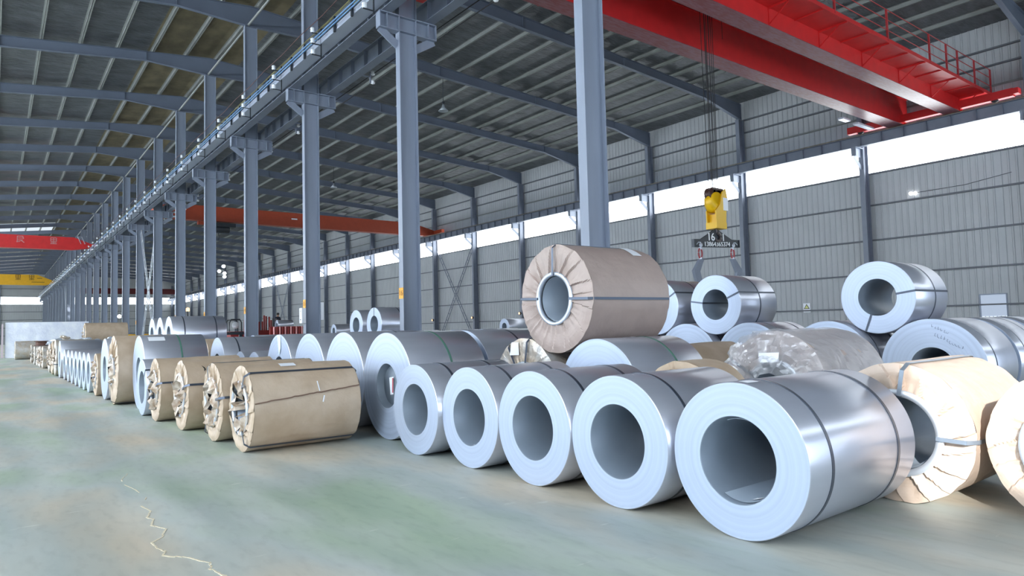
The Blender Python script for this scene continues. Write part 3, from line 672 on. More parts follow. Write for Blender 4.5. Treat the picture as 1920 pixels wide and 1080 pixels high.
def sticker(par, x0, x1, a0, a1, r, mm=None, name='label_sticker'):
    n = 6; vs = []; fs = []
    for i in range(n+1):
        a = radians(a0+(a1-a0)*i/n)
        for x in (x0, x1): vs.append((x, (r+.003)*cos(a), (r+.003)*sin(a)))
    fs = [(2*i, 2*i+1, 2*i+3, 2*i+2) for i in range(n)]
    return MB().add(vs, fs).build(name, mm or tag_m, par, fix=False)
# local frame of every coil: x along the axis from the near end face, origin on the axis
def steel_coil(X0, Y, Z, r, L, label, group, hoops=(), loops=(), strap=None, ri=RB):
    o = empty('steel_coil', (X0, Y, Z), label, 'steel coil', group)
    link('winding', winding(r, L, ri), o)
    for h in hoops: hoop(o, h if not isinstance(h, tuple) else h[0], r, mm=strap if not isinstance(h, tuple) else h[1])
    for th in loops: loop_strap(o, radians(th), r, L, ri, mm=strap)
    return o
def pleated_face(r, rin, L, seed, amp=.03, n=288, rough=.004, edge=.012):
    # paper gathered over the end of the coil: outer skin plus the pleated end face(s)
    rnd = random.Random(seed); K = rnd.randint(15, 20); th = sorted((i+rnd.uniform(-.33, .33))*2*pi/K for i in range(K))
    am = [rnd.uniform(.5, 1.25)*amp for _ in th]; sl = rnd.choice((-1, 1)); sk = [sl*rnd.uniform(.05, .45) for _ in th]
    def h(a, t):                                           # t 0 at rim, 1 at bore
        best = 0
        for i in range(K):
            s0 = th[i]+sk[i]*t*.6; s1 = (th[(i+1) % K]+(2*pi if i == K-1 else 0))+sk[(i+1) % K]*t*.6
            f = ((a-s0) % (2*pi))/((s1-s0) % (2*pi))
            if f < 1: best = am[i]*(f**1.6)*(.25+.75*t); break
        return best
    m = MB(); rows = []; T = 9; ox = seed*3.1
    for end in (0, 1):
        sg = -1 if end == 0 else 1; xb = 0 if end == 0 else L
        ring = []
        for j in range(T+1):
            t = j/T; rr = r+(rin-r)*t
            row = []
            for i in range(n):
                a = 2*pi*i/n; hh = h(a, t); nz = noise.noise(Vector((ox+cos(a)*9, sin(a)*9, t*1.5)))*(.5+t)
                re = rr+edge*(1-t)*noise.noise(Vector((cos(a)*5, sin(a)*5, ox)))
                bulge = .012*sin(pi*min(t*1.6, 1)) if t < .62 else 0
                row.append((xb+sg*(hh+bulge+rough*nz*2.5+.006), re*cos(a), re*sin(a)))
            ring.append(row)
        o = len(m.v); m.v += [v for row in ring for v in row]
        for j in range(T):
            for i in range(n):
                m.f.append((o+j*n+i, o+j*n+(i+1) % n, o+(j+1)*n+(i+1) % n, o+(j+1)*n+i)); m.m.append(0); m.sm.append(False)
        rows.append(o)
    NX = 16; o = len(m.v)
    for q in range(NX+1):
        x = L*q/NX
        for i in range(n):
            a = 2*pi*i/n; w = noise.noise(Vector((x*2.2+ox, cos(a)*2.4, sin(a)*2.4)))*.010+abs(noise.noise(Vector((x*5+ox, cos(a)*6, sin(a)*6))))*.006
            ed = edge*noise.noise(Vector((cos(a)*5, sin(a)*5, ox))) if q in (0, NX) else 0
            rr = r+(ed if q in (0, NX) else w*min(1, 3*min(q, NX-q)/NX))
            m.v.append((x+(-.006 if q == 0 else .006 if q == NX else 0), rr*cos(a), rr*sin(a)))
    for q in range(NX):
        for i in range(n): m.f.append((o+q*n+i, o+q*n+(i+1) % n, o+(q+1)*n+(i+1) % n, o+(q+1)*n+i)); m.m.append(0); m.sm.append(True)
    # bore lining
    m.lathe([(0, rin), (L, rin)], 64, mi=0, closed=False)
    return m
def wrapped_coil(X0, Y, Z, r, L, label, group, seed, mm=tan, amp=.03, hoops=(), loops=(), strap=None, ring=True, torn=False, rin=.335, name='wrapped_coil'):
    o = empty(name, (X0, Y, Z), label, 'wrapped coil', group)
    big = r > .5 and Y < 20
    pleated_face(r, rin, L, seed, amp, 288 if big else 120).build('wrapping', [mm], o)
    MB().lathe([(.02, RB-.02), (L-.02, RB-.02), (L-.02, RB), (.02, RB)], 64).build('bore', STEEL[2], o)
    if ring:
        MB().lathe([(-amp*.9-.015, RB), (-amp*.9-.015, rin+.004), (-amp*.9, rin+.010), (.01, rin+.0), (.01, RB)], 96).build('core_ring', core_m, o)
    if torn:
        rnd = random.Random(seed+5); m = MB(); n = 23; R0 = []
        levels = [(rin+.02, -amp), (.28, -amp-.02), (.20, -.01), (.11, .08)]
        for li, (rr, xx) in enumerate(levels):
            row = []
            for i in range(n):
                a = 2*pi*i/n+rnd.uniform(-.08, .08); row.append((xx+rnd.uniform(-.05, .05)*(li > 0)-(.03 if i % 2 and li == 1 else 0), (rr+rnd.uniform(-.05, .05)*(li > 0))*cos(a), (rr+rnd.uniform(-.05, .05)*(li > 0))*sin(a)))
            R0.append(row)
        vs = [v for row in R0 for v in row]; fs = []
        for j in range(3):
            for i in range(n):
                if (j == 2 and rnd.random() < .6) or (j == 1 and rnd.random() < .2): continue
                a, b_, c, d = j*n+i, j*n+(i+1) % n, (j+1)*n+(i+1) % n, (j+1)*n+i
                fs += [(a, b_, c), (a, c, d)]
        m.add(vs, fs); m.build('torn_paper', mat('torn_lining', srgb(216, 206, 194), .4, .1, noise_amt=.35, noise_scale=9, col2=srgb(150, 124, 98)), o, fix=False)
    for h in hoops: hoop(o, h, r+.006, mm=strap)
    for th in loops: loop_strap(o, radians(th), r+.008, L, rin-.03, mm=strap, e=.014+amp*1.35)
    return o

G1 = 'bare steel coils of the front row'
c1 = steel_coil(4.06, 2.80, .535, .535, 1.52, 'largest looking bare steel coil at the near end of the front row', G1, (.26, 1.22))
m = MB(); m.lathe([(.03, RB-.012), (1.45, RB-.012), (1.45, RB-.015), (.03, RB-.015)], 64, a0=radians(70), a1=radians(300), c=(0, -.018, 0)); m.build('loose_inner_lap', STEEL[2], c1)
sticker(c1, .10, .17, 248, 262, RB-.02, name='paper_slip'); sticker(c1, .03, .17, 92, 100, .5365)
c2 = steel_coil(4.03, 3.90, .535, .535, 1.25, 'second bare steel coil from the near end of the front row', G1, (.30,)); sticker(c2, .14, .16, 96, 99, .536)
c3 = steel_coil(4.02, 4.975, .533, .533, 1.25, 'third bare steel coil from the near end of the front row', G1, (.28, .95))
c4 = steel_coil(4.02, 6.045, .533, .533, 1.25, 'fourth front-row bare steel coil, white slip lying in its bore', G1, (.30, .95)); sticker(c4, .04, .16, 244, 268, RB-.004, name='paper_slip')
c5 = steel_coil(3.97, 7.115, .532, .532, 1.25, 'fifth front-row bare steel coil, touching the taller dark-bored one', G1, (.30, .93))
G2 = 'tall bare steel coils behind the paper wrapped ones'
c6 = steel_coil(4.24, 8.36, .722, .722, 1.18, 'tall bare steel coil with a label inside its bore, left of the front row', G2, ((.62, green_strap),))
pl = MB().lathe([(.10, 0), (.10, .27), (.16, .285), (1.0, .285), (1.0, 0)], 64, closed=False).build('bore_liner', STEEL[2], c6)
MB().add([(.085, .09, .10), (.085, -.04, .12), (.085, -.03, -.12), (.085, .06, -.13)], [(0, 1, 2, 3)]).build('label_sticker', tag_m, c6)
MB().add([(.082, -.005, .10), (.082, -.035, .10), (.082, -.027, -.10), (.082, .002, -.10)], [(0, 1, 2, 3)]).build('label_stripe', mat('label_red', srgb(190, 60, 80), .6), c6)
steel_coil(4.27, 9.86, .730, .730, 1.2, 'second tall bare steel coil left of the labelled one, behind wrapped coils', G2, (.8,))
steel_coil(4.30, 11.38, .722, .722, 1.2, 'third tall bare steel coil left of the labelled one, behind wrapped coils', G2, (.8,))
o = steel_coil(4.30, 12.91, .718, .718, 1.2, 'fourth tall bare steel coil, pale flap on its face, behind wrapped coils', G2)
MB().add([(-.006, .08, .70), (-.006, -.10, .69), (-.012, -.13, .45), (-.02, -.06, .33), (-.012, .0, .44)], [(0, 1, 2, 3, 4)]).build('loose_flap', mat('pale_flap', srgb(214, 236, 240), .5), o)
steel_coil(4.40, 14.80, .535, .535, 1.5, 'right one of two low coils peeping over the wrapped row', 'low coils behind the wrapped row')
steel_coil(4.45, 16.0, .530, .530, 1.5, 'left one of two low coils peeping over the wrapped row', 'low coils behind the wrapped row')
steel_coil(4.30, 17.4, .690, .690, 1.35, 'tall bare steel coil behind the wrapped row, its face alone in the gap', G2, (.35,))
wrapped_coil(4.35, 18.95, .67, .67, 1.2, 'brown wrapped coil showing as a narrow strip behind the labelled grey coil', 'wrapped coils further back', 21)
# paper wrapped front group
G3 = 'paper wrapped coils at front centre'
P1 = wrapped_coil(2.49, 8.88, .54, .535, 1.36, 'brown paper wrapped coil nearest the aisle, whole side in view, torn end', G3, 1, loops=(124, 236), torn=True)
sticker(P1, .42, .62, 100, 112, .548)
m = MB(); rnd = random.Random(4)
pts = [(x/14*1.36, (.5475+.002)*cos(radians(90-(-1)*(100+rnd.uniform(-1, 1)-x*.25))), 0) for x in range(15)]
m = MB(); pr = None
for i in range(29):
    x = 1.36*i/28; a = radians(170-i*.5+rnd.uniform(-.5, .5)); p = (x, .549*cos(a), .549*sin(a))
    if pr: m.bar(pr, p, .016, .005, (0, cos(a), sin(a)))
    pr = p
m.build('paper_seam', mat('seam_brown', srgb(120, 96, 82), .8), P1)
m = MB(); m.bar((.80, .553*cos(radians(146)), .553*sin(radians(146))), (.81, .553*cos(radians(160)), .553*sin(radians(160))), .012, .004, (0, -1, .5)).bar((.86, -.545, .13), (.84, -.553, .05), .015, .005, (0, -1, 0)); m.build('tape_scrap', tag_m, P1)
P2 = wrapped_coil(2.43, 10.03, .54, .535, 1.34, 'second brown paper wrapped coil from the near end, crossed straps on its face', G3, 2, loops=(78, 170, 300), torn=True)
P3 = wrapped_coil(2.33, 11.55, .54, .535, 1.34, 'third brown paper wrapped coil, small puncture in its side wrapping', G3, 3, loops=(160, 20), torn=True)
MB().add([(.22, -.30, .46), (.26, -.33, .43), (.27, -.38, .40), (.24, -.40, .37), (.25, -.35, .41)], [(0, 1, 2, 3, 4)]).build('puncture', darkm, P3, fix=False)
P4 = wrapped_coil(2.23, 13.10, .54, .535, 1.34, 'fourth brown paper wrapped coil, crumpled end beside the tall grey coil', G3, 4, loops=(165,), torn=True)
wrapped = None
s_ = steel_coil(2.19, 14.22, .52, .517, 1.2, 'small bare coil strapped at one corner, hiding the tall labelled coil', 'bare coils left of the wrapped group', (), (140,))
o = steel_coil(2.33, 15.50, .738, .738, 1.17, 'tall grey coil with a white label strip and green strap on its side', 'bare coils left of the wrapped group', ((.66, green_strap),))
sticker(o, .12, .42, 108, 122, .738)
MB().lathe([(.12, RB), (.12, .315), (.14, .315), (.14, RB)], 48).build('core_ring', core_m, o)
wrapped_coil(2.08, 17.0, .745, .739, 1.2, 'tall brown paper wrapped coil left of the tall grey labelled coil', 'wrapped coils further back', 6, amp=.05, loops=(250,), hoops=(.9,), torn=True)
steel_coil(2.07, 18.5, .712, .712, 1.2, 'tall narrow-looking bare coil between the two brown coils at left', 'bare coils left of the wrapped group')
wrapped_coil(2.03, 19.78, .53, .522, 1.2, 'low crumpled brown wrapped coil left of the tall bare coil', 'wrapped coils further back', 7, torn=True)
ys = (21.2, 22.25, 23.3, 24.36, 25.5, 26.7, 28.1)
for i, y in enumerate(ys):
    steel_coil(2.0-.01*i, y, .523, .523, 1.25, '%s low bare coil counted leftward from the low brown wrapped one' % ORD[i+1], 'low bare coils in the far left file')
steel_coil(1.9, 29.6, .673, .673, 1.3, 'tall dark-sided bare coil behind the low coils at far left', 'bare coils left of the wrapped group')
steel_coil(3.4, 29.6, .673, .673, 1.5, 'tall dark-sided bare coil lying in line behind the far left one', 'bare coils left of the wrapped group')
for i, (x, y, r_) in enumerate(((1.87, 31.1, .68), (1.86, 32.6, .66), (1.86, 34.4, .6), (1.85, 39.1, .52), (1.8, 40.3, .52), (1.8, 41.5, .5), (1.78, 42.7, .5), (1.76, 45.0, .5), (1.76, 49.0, .52), (1.15, 56.8, .62))):
    wrapped_coil(x, y, r_+.008, r_, 1.25, '%s silvery wrapped coil going left in the farthest part of the aisle row' % ORD[i+1], 'silvery wrapped coils at far left', 30+i, mm=foilpaper if i not in (1,) else tan, amp=.06, torn=i < 5, loops=() if i % 2 else (200,), ring=False)
# upper tier and further files
G4 = 'second tier coils'
for i, y in enumerate((21.4, 22.75, 24.1, 25.4)):
    steel_coil(4.15, y, .56, .56, 1.5, '%s low coil from the right under the three upper coils at left' % ORD[i+1], 'low coils carrying the far upper trio')
steel_coil(4.1, 22.08, 1.455, .56, 1.5, 'right and longest looking of three upper tier coils at left', G4, (.32, 1.2), ri=.27)
steel_coil(4.1, 23.43, 1.455, .56, 1.5, 'middle one of three upper tier coils at left', G4, ri=.27)
steel_coil(4.1, 24.75, 1.455, .56, 1.5, 'left one of three upper tier coils at left', G4, ri=.27)
# near stack
G5 = 'coils of the near stack'
T2 = steel_coil(5.7, 5.79, .658, .658, 1.3, 'broad bare coil under the right side of the big wrapped upper coil', G5, ((.78, green_strap),)); sticker(T2, .55, .63, 80, 96, .66, name='paper_scrap')
T3 = wrapped_coil(5.7, 7.17, .665, .655, 1.3, 'white-tagged crinkled wrapped coil under the left side of the big upper coil', G5, 11, mm=foilpaper, amp=.02, loops=(60, 100))
MB().add([(-.05, .27, .42), (-.05, .06, .43), (-.05, .07, .60), (-.05, .22, .60)], [(0, 1, 2, 3)]).build('label_sticker', tag_m, T3)
T1 = wrapped_coil(5.7, 6.5, 1.825, .692, 1.38, 'large brown paper wrapped coil perched on top of the near stack', G5, 12, mm=tan_g, amp=.032, loops=(92, 182, 2))
sticker(T1, 1.0, 1.17, 104, 128, .705)
m = MB(); rnd = random.Random(9)
for i in range(15):
    a = 2*pi*i/15
    if 1.9 < a < 4.6: m.add([(.03, .29*cos(a), .29*sin(a)), (.03, .29*cos(a+.35), .29*sin(a+.35)), (.26+rnd.uniform(-.05, .05), .26*cos(a+.2), .26*sin(a+.2)), (.16, .22*cos(a+.3), .22*sin(a+.3))], [(0, 1, 3), (0, 3, 2)])
m.build('torn_paper', tan, T1, fix=False)
W1 = wrapped_coil(7.25, 4.42, .685, .668, 1.35, 'wrapped coil under crinkled clear plastic in the middle of the near stack', G5, 14, mm=tan_g, amp=.03, loops=(30,))
def film_mat():
    m = bpy.data.materials.new('clear_plastic_film'); m.use_nodes = True; nt = m.node_tree; n = nt.nodes; l = nt.links; n.clear()
    out = n.new('ShaderNodeOutputMaterial'); a = n.new('ShaderNodeBsdfTransparent'); g = n.new('ShaderNodeBsdfGlossy'); g.inputs['Roughness'].default_value = .3
    g.inputs['Color'].default_value = (.95, .97, 1, 1); d = n.new('ShaderNodeBsdfDiffuse'); d.inputs[0].default_value = (.8, .82, .88, 1)
    m1 = n.new('ShaderNodeMixShader'); m1.inputs[0].default_value = .25; m2 = n.new('ShaderNodeMixShader'); m2.inputs[0].default_value = .36
    l.new(d.outputs[0], m1.inputs[1]); l.new(g.outputs[0], m1.inputs[2]); l.new(a.outputs[0], m2.inputs[1]); l.new(m1.outputs[0], m2.inputs[2]); l.new(m2.outputs[0], out.inputs[0]); return m
FILM = film_mat()
def film(par, r, L, seed, name='plastic_film'):
    m = MB(); n = 150; NX = 40; vs = []
    for q in range(-20, NX+1):
        for i in range(n):
            a = 2*pi*i/n
            if q <= 0: t = -q/20; rr = r*(1-t*.75); x = -.05-.05*t
            else: rr = r; x = L*q/NX
            v = Vector((x*3+seed, cos(a)*3*rr, sin(a)*3*rr)); k = (.08-abs(noise.noise(v*.9))*.18)*(.7 if q <= 4 else .3)+(.05-abs(noise.noise(v*2.1+Vector((3, 1, 2))))*.12)*.8+.012*noise.noise(v*6)
            vs.append((x-(k*1.1 if q <= 0 else 0), (rr+k*.35)*cos(a), (rr+k*.35 if sin(a) > -.7 else rr)*sin(a)))
    rows = NX+21; m.add(vs, [(j*n+i, j*n+(i+1) % n, (j+1)*n+(i+1) % n, (j+1)*n+i) for j in range(rows-1) for i in range(n)], 0, False)
    m.build(name, FILM, par, fix=False)
film(W1, .672, 1.32, 3)
MB().add([(-.14, .12, .42), (-.14, -.14, .43), (-.15, -.13, .32), (-.15, .12, .31)], [(0, 1, 2, 3)]).build('label_sticker', tag_m, W1)
wrapped_coil(5.75, 4.60, .545, .535, .5, 'low brown wrapped coil peeping over the second and third front-row coils', G5, 15)
wrapped_coil(7.2, 5.95, .60, .59, 1.3, 'brown wrapped coil lying behind the broad bare coil of the near stack', G5, 16)
R1 = wrapped_coil(5.83, 2.49, .56, .555, 1.35, 'partly sunlit paper wrapped coil with a grey core ring at right', G5, 17, mm=tan_r, amp=.055, loops=(100, 182), strap=strap_l, rin=.34)
R2 = wrapped_coil(5.80, 1.31, .56, .555, 1.35, 'sunlit white looking wrapped coil cut by the right edge', G5, 18, mm=tan_r, amp=.055, loops=(175,), strap=strap_l, rin=.34)
# far rank of tall coils with two coils on top
G6 = 'tall coils of the rear rank'
for i, (y, lab) in enumerate(((4.17, 'large bare coil with handwriting on its face, at right of the rear rank'), (5.73, 'tall bare rear-rank coil left of the handwritten one, half hidden by plastic'),
                              (7.2, 'tall bare rear-rank coil under the right side of the strapped upper coil'), (8.62, 'tall bare rear-rank coil under the left side of the strapped upper coil'),
                              (10.08, 'tall bare rear-rank coil behind the near stack'))):
    o = steel_coil(11.0, y, .722, .722, 1.2, lab, G6, (.3,) if i == 0 else (.25, .95))
    if i == 0:
        m = MB(); rnd = random.Random(12)
        for row, (zz, yy, nn) in enumerate(((.60, -.02, 6), (.47, -.05, 5), (.36, -.24, 5))):
            for q in range(nn):
                p = (-.004, yy-.04*q, zz-.02*q); m.bar(p, (-.004, p[1]+rnd.uniform(-.02, .02), p[2]+rnd.uniform(.02, .045)), .006, .002, (1, 0, 0)); m.bar(p, (-.004, p[1]-.02, p[2]+rnd.uniform(-.02, .02)), .006, .002, (1, 0, 0))
        m.build('handwriting', mat('marker_ink', srgb(120, 130, 158), .7), o)
steel_coil(12.35, 4.17, .72, .72, 1.2, 'tall bare coil lying in line behind the handwritten one, at right edge', G6, (.3, .9))
steel_coil(13.7, 4.17, .72, .72, 1.2, 'third coil in line behind the handwritten one, at right edge', G6, (.3, .9))
steel_coil(12.35, 5.73, .72, .72, 1.2, 'bare coil with rusty reflection behind the rear rank coil left of the handwritten one', G6, (.3,))
S2 = steel_coil(11.0, 7.91, 1.80, .572, 1.2, 'upper bare coil on the rear rank, below the hanging tongs', G4, (.62,), (158, 8), ri=.29); sticker(S2, .7, 1.0, 70, 84, .574)
S3 = steel_coil(11.1, 4.95, 1.80, .575, 1.2, 'upper bare coil on the rear rank, furthest right', G4, (.7,), (172, 290), ri=.29)
steel_coil(11.0, 9.36, 1.80, .572, 1.2, 'upper bare coil half hidden behind the big brown wrapped one', G4, (.7,), (150,), ri=.29)
# rear centre
steel_coil(9.6, 19.74, 1.64, .535, 1.3, 'right one of two upper coils behind the second central column', G4, (.7,), (90,), ri=.27)
steel_coil(10.15, 22.3, 1.64, .535, 1.3, 'left one of two upper coils behind the second central column', G4, (.7,), ri=.27)
G7 = 'coils of the rear centre files'
for i, (x, y, r_) in enumerate(((9.6, 19.09, .65), (9.6, 20.40, .65), (10.1, 21.68, .63), (10.1, 22.96, .64))):
    steel_coil(x, y, r_, r_, 1.3, 'hidden low coil, %s from the right under the two upper coils' % ORD[i+1], G7)
for i, (x, y, r_, lab) in enumerate(((5.75, 8.75, .722, 'tall bare coil directly behind the one labelled in its bore'), (5.75, 10.3, .70, 'tall bare coil behind the second tall coil, only its top in view'), (5.8, 11.85, .72, 'tall bare coil behind the third tall coil, only its top in view'),
                               (5.8, 13.4, .71, 'tall bare coil behind the flap-faced coil, only its top in view'), (7.12, 9.75, .70, 'tall bare coil, third in line behind the bore-labelled one'), (7.25, 12.7, .69, 'tall bare coil in the third file, left of centre'),
                               (11.9, 17.1, .705, 'pale-faced coil beyond the second central column, left of the big stack'), (11.9, 18.7, .70, 'tall bare coil in the rear file left of the pale-faced one'),
                               (5.9, 17.6, .69, 'bare coil behind the fourth central column group, top only'), (7.3, 17.8, .68, 'third coil in line at the base of the third central column'),
                               (6.0, 20.3, .70, 'bare coil top left of the third central column'), (4.3, 27.2, .62, 'bare coil left of the far upper trio'), (5.9, 26.5, .66, 'bare coil right of the far upper trio'))):
    steel_coil(x, y, r_, r_, 1.35, lab, G7, (.4, .95) if i % 2 else (.7,))
steel_coil(26.8, 35.8, 1.42, .535, 1.6, 'small upper coil near the right wall, left of the big wrapped one', G4, ri=.25)
for i, y in enumerate((35.2, 36.4)): steel_coil(26.8, y, .535, .535, 1.6, 'low coil under the small upper coil near the right wall, %s' % ('nearer' if i == 0 else 'farther'), G7)
# brown bundle on the far left second tier and its supports
for i, y in enumerate((44.2, 45.45)): steel_coil(4.0, y, .58, .58, 2.0, 'low coil under the brown bundle at far left, %s one' % ('nearer' if i == 0 else 'farther'), G7)
wrapped_coil(4.05, 44.83, 1.62, .60, 2.05, 'brown wrapped bundle raised behind the far left coils, torn pale end', 'wrapped coils further back', 44, amp=.06, torn=True)

# crumpled foil scraps on the far coils
def scrap(x, y, z, s, lab, seed):
    bm = bmesh.new(); bmesh.ops.create_icosphere(bm, subdivisions=3, radius=s)
    for v in bm.verts:
        k = noise.noise(v.co*3.2/s*.3+Vector((seed*5, 0, 0)))*.9+noise.noise(v.co*9/s*.3+Vector((0, seed, 0)))*.45; v.co *= 1+k; v.co.z *= .55
        v.co.z = max(v.co.z, -s*.3)
    me = bpy.data.meshes.new('foil_scrap'); bm.to_mesh(me); bm.free(); me.materials.append(core_m if seed % 3 else foilpaper)
    tag(link('foil_scrap', me, None, (x, y, z)), lab, 'crumpled foil', 'crumpled foil on the far left coils')
for i, (x, y, z, s) in enumerate(((2.2, 36.7, 1.22, .28), (2.6, 36.9, 1.30, .28), (2.95, 36.7, 1.18, .26), (3.35, 36.9, 1.24, .26), (3.8, 36.8, 1.18, .22), (2.3, 32.6, 1.42, .16), (3.6, 30.2, 1.38, .12), (4.3, 30.2, 1.38, .10))):
    scrap(x, y, z, s, '%s crumpled silver foil heap from the left on the far coils' % ORD[i+1], i+1)
for i, x in enumerate((1.95, 3.3)): steel_coil(x, 36.8, .56, .56, 1.25, 'low coil under the foil heaps, %s one' % ('left' if i == 0 else 'right'), G7)
# rusty drum on a far coil
r = empty('rusty_reel', (2.1, 46.2, 1.01), 'small rusty brown reel standing on the farthest silvery coils', 'reel')
steel_coil(1.8, 46.2, .505, .505, 1.1, 'low coil under the small rusty reel', G7)
MB().lathe([(0, 0), (0, .34), (.03, .34), (.05, .26), (.22, .26), (.24, .34), (.27, .34), (.27, 0)], 24, 'z', closed=False).build('reel_body', mat('rust_brown', srgb(122, 92, 82), .8, noise_amt=.4), r)

# ------------------------------------------------------------------ far left plastered wall, far clutter
o = MB(); N = 40; vs = []
for j in range(9):
    for i in range(N+1):
        x = .65+5.2*i/N; z = 2.62*j/8; vs.append((x, 62+.03*noise.noise(Vector((x*1.5, z*1.5, 1))), z))
o.add(vs, [(j*(N+1)+i, j*(N+1)+i+1, (j+1)*(N+1)+i+1, (j+1)*(N+1)+i) for j in range(8) for i in range(N)], 0, True)
o.box(.65, 5.85, 62.06, 63.2, 0, 2.62)
o = o.build('storage_block', plaster, fix=False); tag(o, 'long white rough-faced block wall at far left behind the coil row', 'partition')
for i, (x, lab) in enumerate(((.22, 'thin upright pale panel edge left of the white block wall'), (.42, 'thin upright pinkish panel edge against the white block wall'))):
    tag(MB().box(x, x+.1, 61.9, 63.4, 0, 2.55-.05*i).build('upright_panel', mat('panel_%d' % i, srgb(226-20*i, 226-36*i, 238-40*i), .6)), lab, 'panel', 'upright panels at far left')
# yellow barriers
r = empty('yellow_barrier', (8.7, 60.4, 0), 'low yellow steel barrier among the distant central columns', 'barrier')
MB().bar((-.8, 0, 1.48), (1.6, 0, 1.48), .1, .1).bar((-.8, 0, .9), (1.6, 0, .9), .08, .08).build('rail', yellow, r)
for x in (-.75, .4, 1.55): MB().box(x-.05, x+.05, -.05, .05, 0, 1.55).build('post', yellow, r)
# white signal lamp left of centre, orange lamp
r = empty('signal_lamp', (8.44, YK(8)-.1, 3.05), 'white round lamp on a distant central column at left', 'lamp'); MB().lathe([(-.1, 0), (-.08, .13), (.02, .16), (.06, .1), (.06, 0)], 14, 'y', (-.15, 0, 0), closed=False).build('lamp_glass', lampglass, r); MB().box(-.1, .06, -.03, .03, -.03, .03).build('bracket', black, r)
r = empty('signal_lamp', (12.56, 60, 0), 'orange beacon on a thin mast between the distant columns', 'lamp'); MB().tube([(0, 0, 0), (0, 0, 3.3)], .05, 8).build('mast', black, r); MB().lathe([(3.3, 0), (3.3, .14), (3.55, .14), (3.62, 0)], 14, 'z', closed=False).build('lamp_glass', orange_lamp, r)

# red machinery
dred = mat('machine_red', srgb(150, 40, 40), .5, noise_amt=.3, noise_scale=3); dredl = mat('roller_pink', srgb(214, 150, 150), .35, .3)
r = empty('loader', (14.0, 52, 0), 'dark red loader with an arched cab beyond the coils', 'loader')
MB().box(-.45, .45, -.9, .9, .5, 1.55).box(-.48, .48, -1.3, -.9, .35, 1.2).build('body', dred, r)
fr = [(-.42, -.5, 1.5), (-.42, -.5, 2.2), (-.3, -.5, 2.42), (.3, -.5, 2.42), (.42, -.5, 2.2), (.42, -.5, 1.5)]
MB().tube(fr, .05, 8).tube([(a, .5, c) for a, _, c in fr], .05, 8).box(-.35, .35, -.5, .5, 2.4, 2.45).build('cab_frame', black, r)
MB().lathe([(-.02, 0), (-.02, .26), (.02, .26), (.02, 0)], 12, 'y', (.02, -.45, 2.0)).build('seat_back', lampglass if False else white, r)
for x in (-.45, .45):
    for y in (-.8, .8): MB().lathe([(-.1, 0), (-.1, .35), (.1, .35), (.1, 0)], 20, 'x', (x, y, .35)).build('wheel', rubber, r)
r = empty('machine_guard', (14.55, 50.5, 0), 'dark red rounded guard beside the fourth central column', 'machine guard')
MB().lathe([(-.12, 0), (-.12, .5), (.12, .5), (.12, 0)], 24, 'x', (0, 0, 2.05)).box(-.12, .12, -.5, .5, 1.1, 2.05).box(-.15, .15, -.3, .3, 0, 1.1).build('guard', dred, r)
r = empty('stake_rack', (16.2, 52, 0), 'red steel rack with a cluster of upright stakes left of the person', 'rack')
rnd = random.Random(2)
MB().box(-.9, 1.9, -.8, .8, 1.2, 1.6).build('deck', dred, r)
for x in (-.7, .6, 1.7): MB().box(x-.08, x+.08, -.7, -.5, 0, 1.2).build('leg', dred, r)
for i in range(12): MB().box(-.85+i*.17, -.75+i*.17, -.6+.1*(i % 3), -.5+.1*(i % 3), 1.6, 2.2+rnd.uniform(0, .6)-max(0, i-6)*.04).build('stake', dred if i < 8 else mat('stake_grey', srgb(110, 104, 104), .6), r)
r = empty('roller_conveyor', (15.8, 46, 0), 'red conveyor with a row of pale rollers beneath the person', 'conveyor')
MB().box(-1.0, 1.25, .2, .35, 1.2, 1.8).box(-1.0, 1.25, -.35, .2, 1.15, 1.25).build('frame', dred, r)
for x in (-.9, 1.1): MB().box(x-.08, x+.08, -.2, .2, 0, 1.15).build('leg', dred, r)
for i in range(11): MB().tube([(-.82+i*.19, -.1, 1.25), (-.82+i*.19, -.1, 1.8)], .07, 10).build('roller', dredl if i % 2 == 0 else dred, r)
steel_coil(16.5, 50, 2.0-.05, .36, 1.15, 'small dark coil set on the red rack in front of the person', G7, ri=.15)
MB_ = MB().box(16.4, 17.9, 49.6, 50.4, 0, 1.6).build('steel_pedestal', girt_m); tag(MB_, 'dark steel pedestal under the small coil by the person', 'pedestal')
steel_coil(16.8, 40.2, 1.42, .42, 1.3, 'small grey upper coil right of the third central column', G4, ri=.2)
tag(MB().box(16.7, 18.2, 39.7, 40.7, 0, 1.0).build('steel_pedestal', girt_m), 'dark steel pedestal under the grey coil right of the third column', 'pedestal')
r = empty('beam_rack', (7.7, 30.5, 0), 'long black steel bar laid on posts between the fourth and fifth columns', 'rack')
MB().bar((-1.0, 0, 1.45), (.9, 0, 1.45), .3, .12).build('bar', black, r)
for x in (-.9, .8): MB().box(x-.06, x+.06, -.06, .06, 0, 1.4).build('post', black, r)

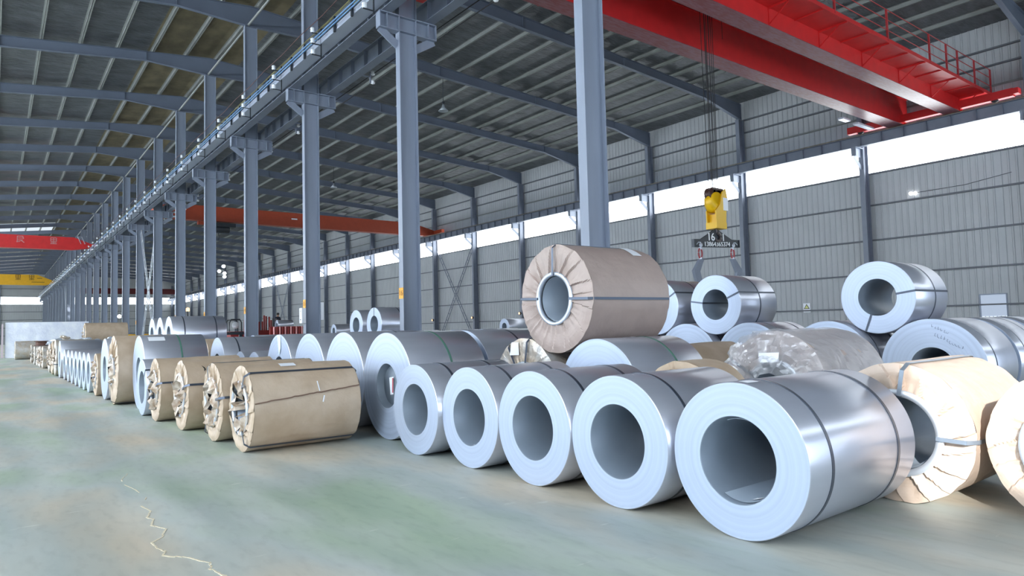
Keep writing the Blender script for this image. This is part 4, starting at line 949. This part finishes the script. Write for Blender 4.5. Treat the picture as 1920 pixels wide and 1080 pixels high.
# ------------------------------------------------------------------ person on the far platform
tag(MB().box(17.6, 19.6, 55.2, 56.8, 0, 1.22).build('work_platform', girt_m), 'grey steel platform the dark clothed person stands on', 'platform')
def skin(name, verts, edges, radii, m, parent, root=0, sub=1):
    me = bpy.data.meshes.new(name); me.from_pydata(verts, edges, []); o = link(name, me, parent); md = o.modifiers.new('skin', 'SKIN')
    for i, v in enumerate(me.skin_vertices[0].data): v.radius = radii[i] if isinstance(radii[i], tuple) else (radii[i], radii[i]); v.use_root = (i == root)
    s = o.modifiers.new('sub', 'SUBSURF'); s.levels = sub; s.render_levels = sub; me.materials.append(m); return o
pr = empty('person', (18.55, 56, 1.22), 'person in dark clothes standing with head bowed on the platform', 'person', rz=radians(200))
V = [(0,0,.95), (0,.01,1.15), (0,.02,1.36), (0,.03,1.47), (0,.07,1.57), (0,.09,1.68),
     (.18,.02,1.38), (.24,.04,1.12), (.20,.20,.95), (.18,.27,.88), (-.18,.02,1.38), (-.24,.04,1.12), (-.20,.20,.95), (-.18,.27,.88),
     (.10,0,.86), (.11,.03,.50), (.11,0,.10), (.11,.12,.05), (-.10,0,.86), (-.11,.0,.50), (-.11,-.02,.10), (-.11,.10,.05)]
E_ = [(0,1),(1,2),(2,3),(3,4),(4,5),(2,6),(6,7),(7,8),(8,9),(2,10),(10,11),(11,12),(12,13),(0,14),(14,15),(15,16),(16,17),(0,18),(18,19),(19,20),(20,21)]
Rr = [(.17,.12),(.16,.12),(.18,.12),.06,.085,.09,.075,.055,.045,.035,.075,.055,.045,.035,.10,.075,.055,.04,.10,.075,.055,.04]
skin('body', V, E_, Rr, mat('skin_tone', srgb(170, 128, 106), .6), pr)
navy = mat('dark_navy_cloth', srgb(30, 34, 48), .9)
skin('jacket', [V[i] for i in (0, 1, 2, 3, 6, 7, 8, 10, 11, 12)], [(0,1),(1,2),(2,3),(2,4),(4,5),(5,6),(2,7),(7,8),(8,9)], [(.19,.15),(.19,.15),(.20,.15),.085,.095,.075,.06,.095,.075,.06], navy, pr)
skin('trousers', [V[i] for i in (0, 14, 15, 16, 18, 19, 20)], [(0,1),(1,2),(2,3),(0,4),(4,5),(5,6)], [(.18,.14),.12,.09,.07,.12,.09,.07], mat('dark_trousers', srgb(44, 46, 58), .9), pr)
MB().lathe([(1.60, .0), (1.61, .085), (1.67, .11), (1.74, .10), (1.79, .05), (1.80, 0)], 16, 'z', (0, .06, 0), closed=False).build('hair', mat('black_hair', srgb(22, 20, 22), .7), pr)
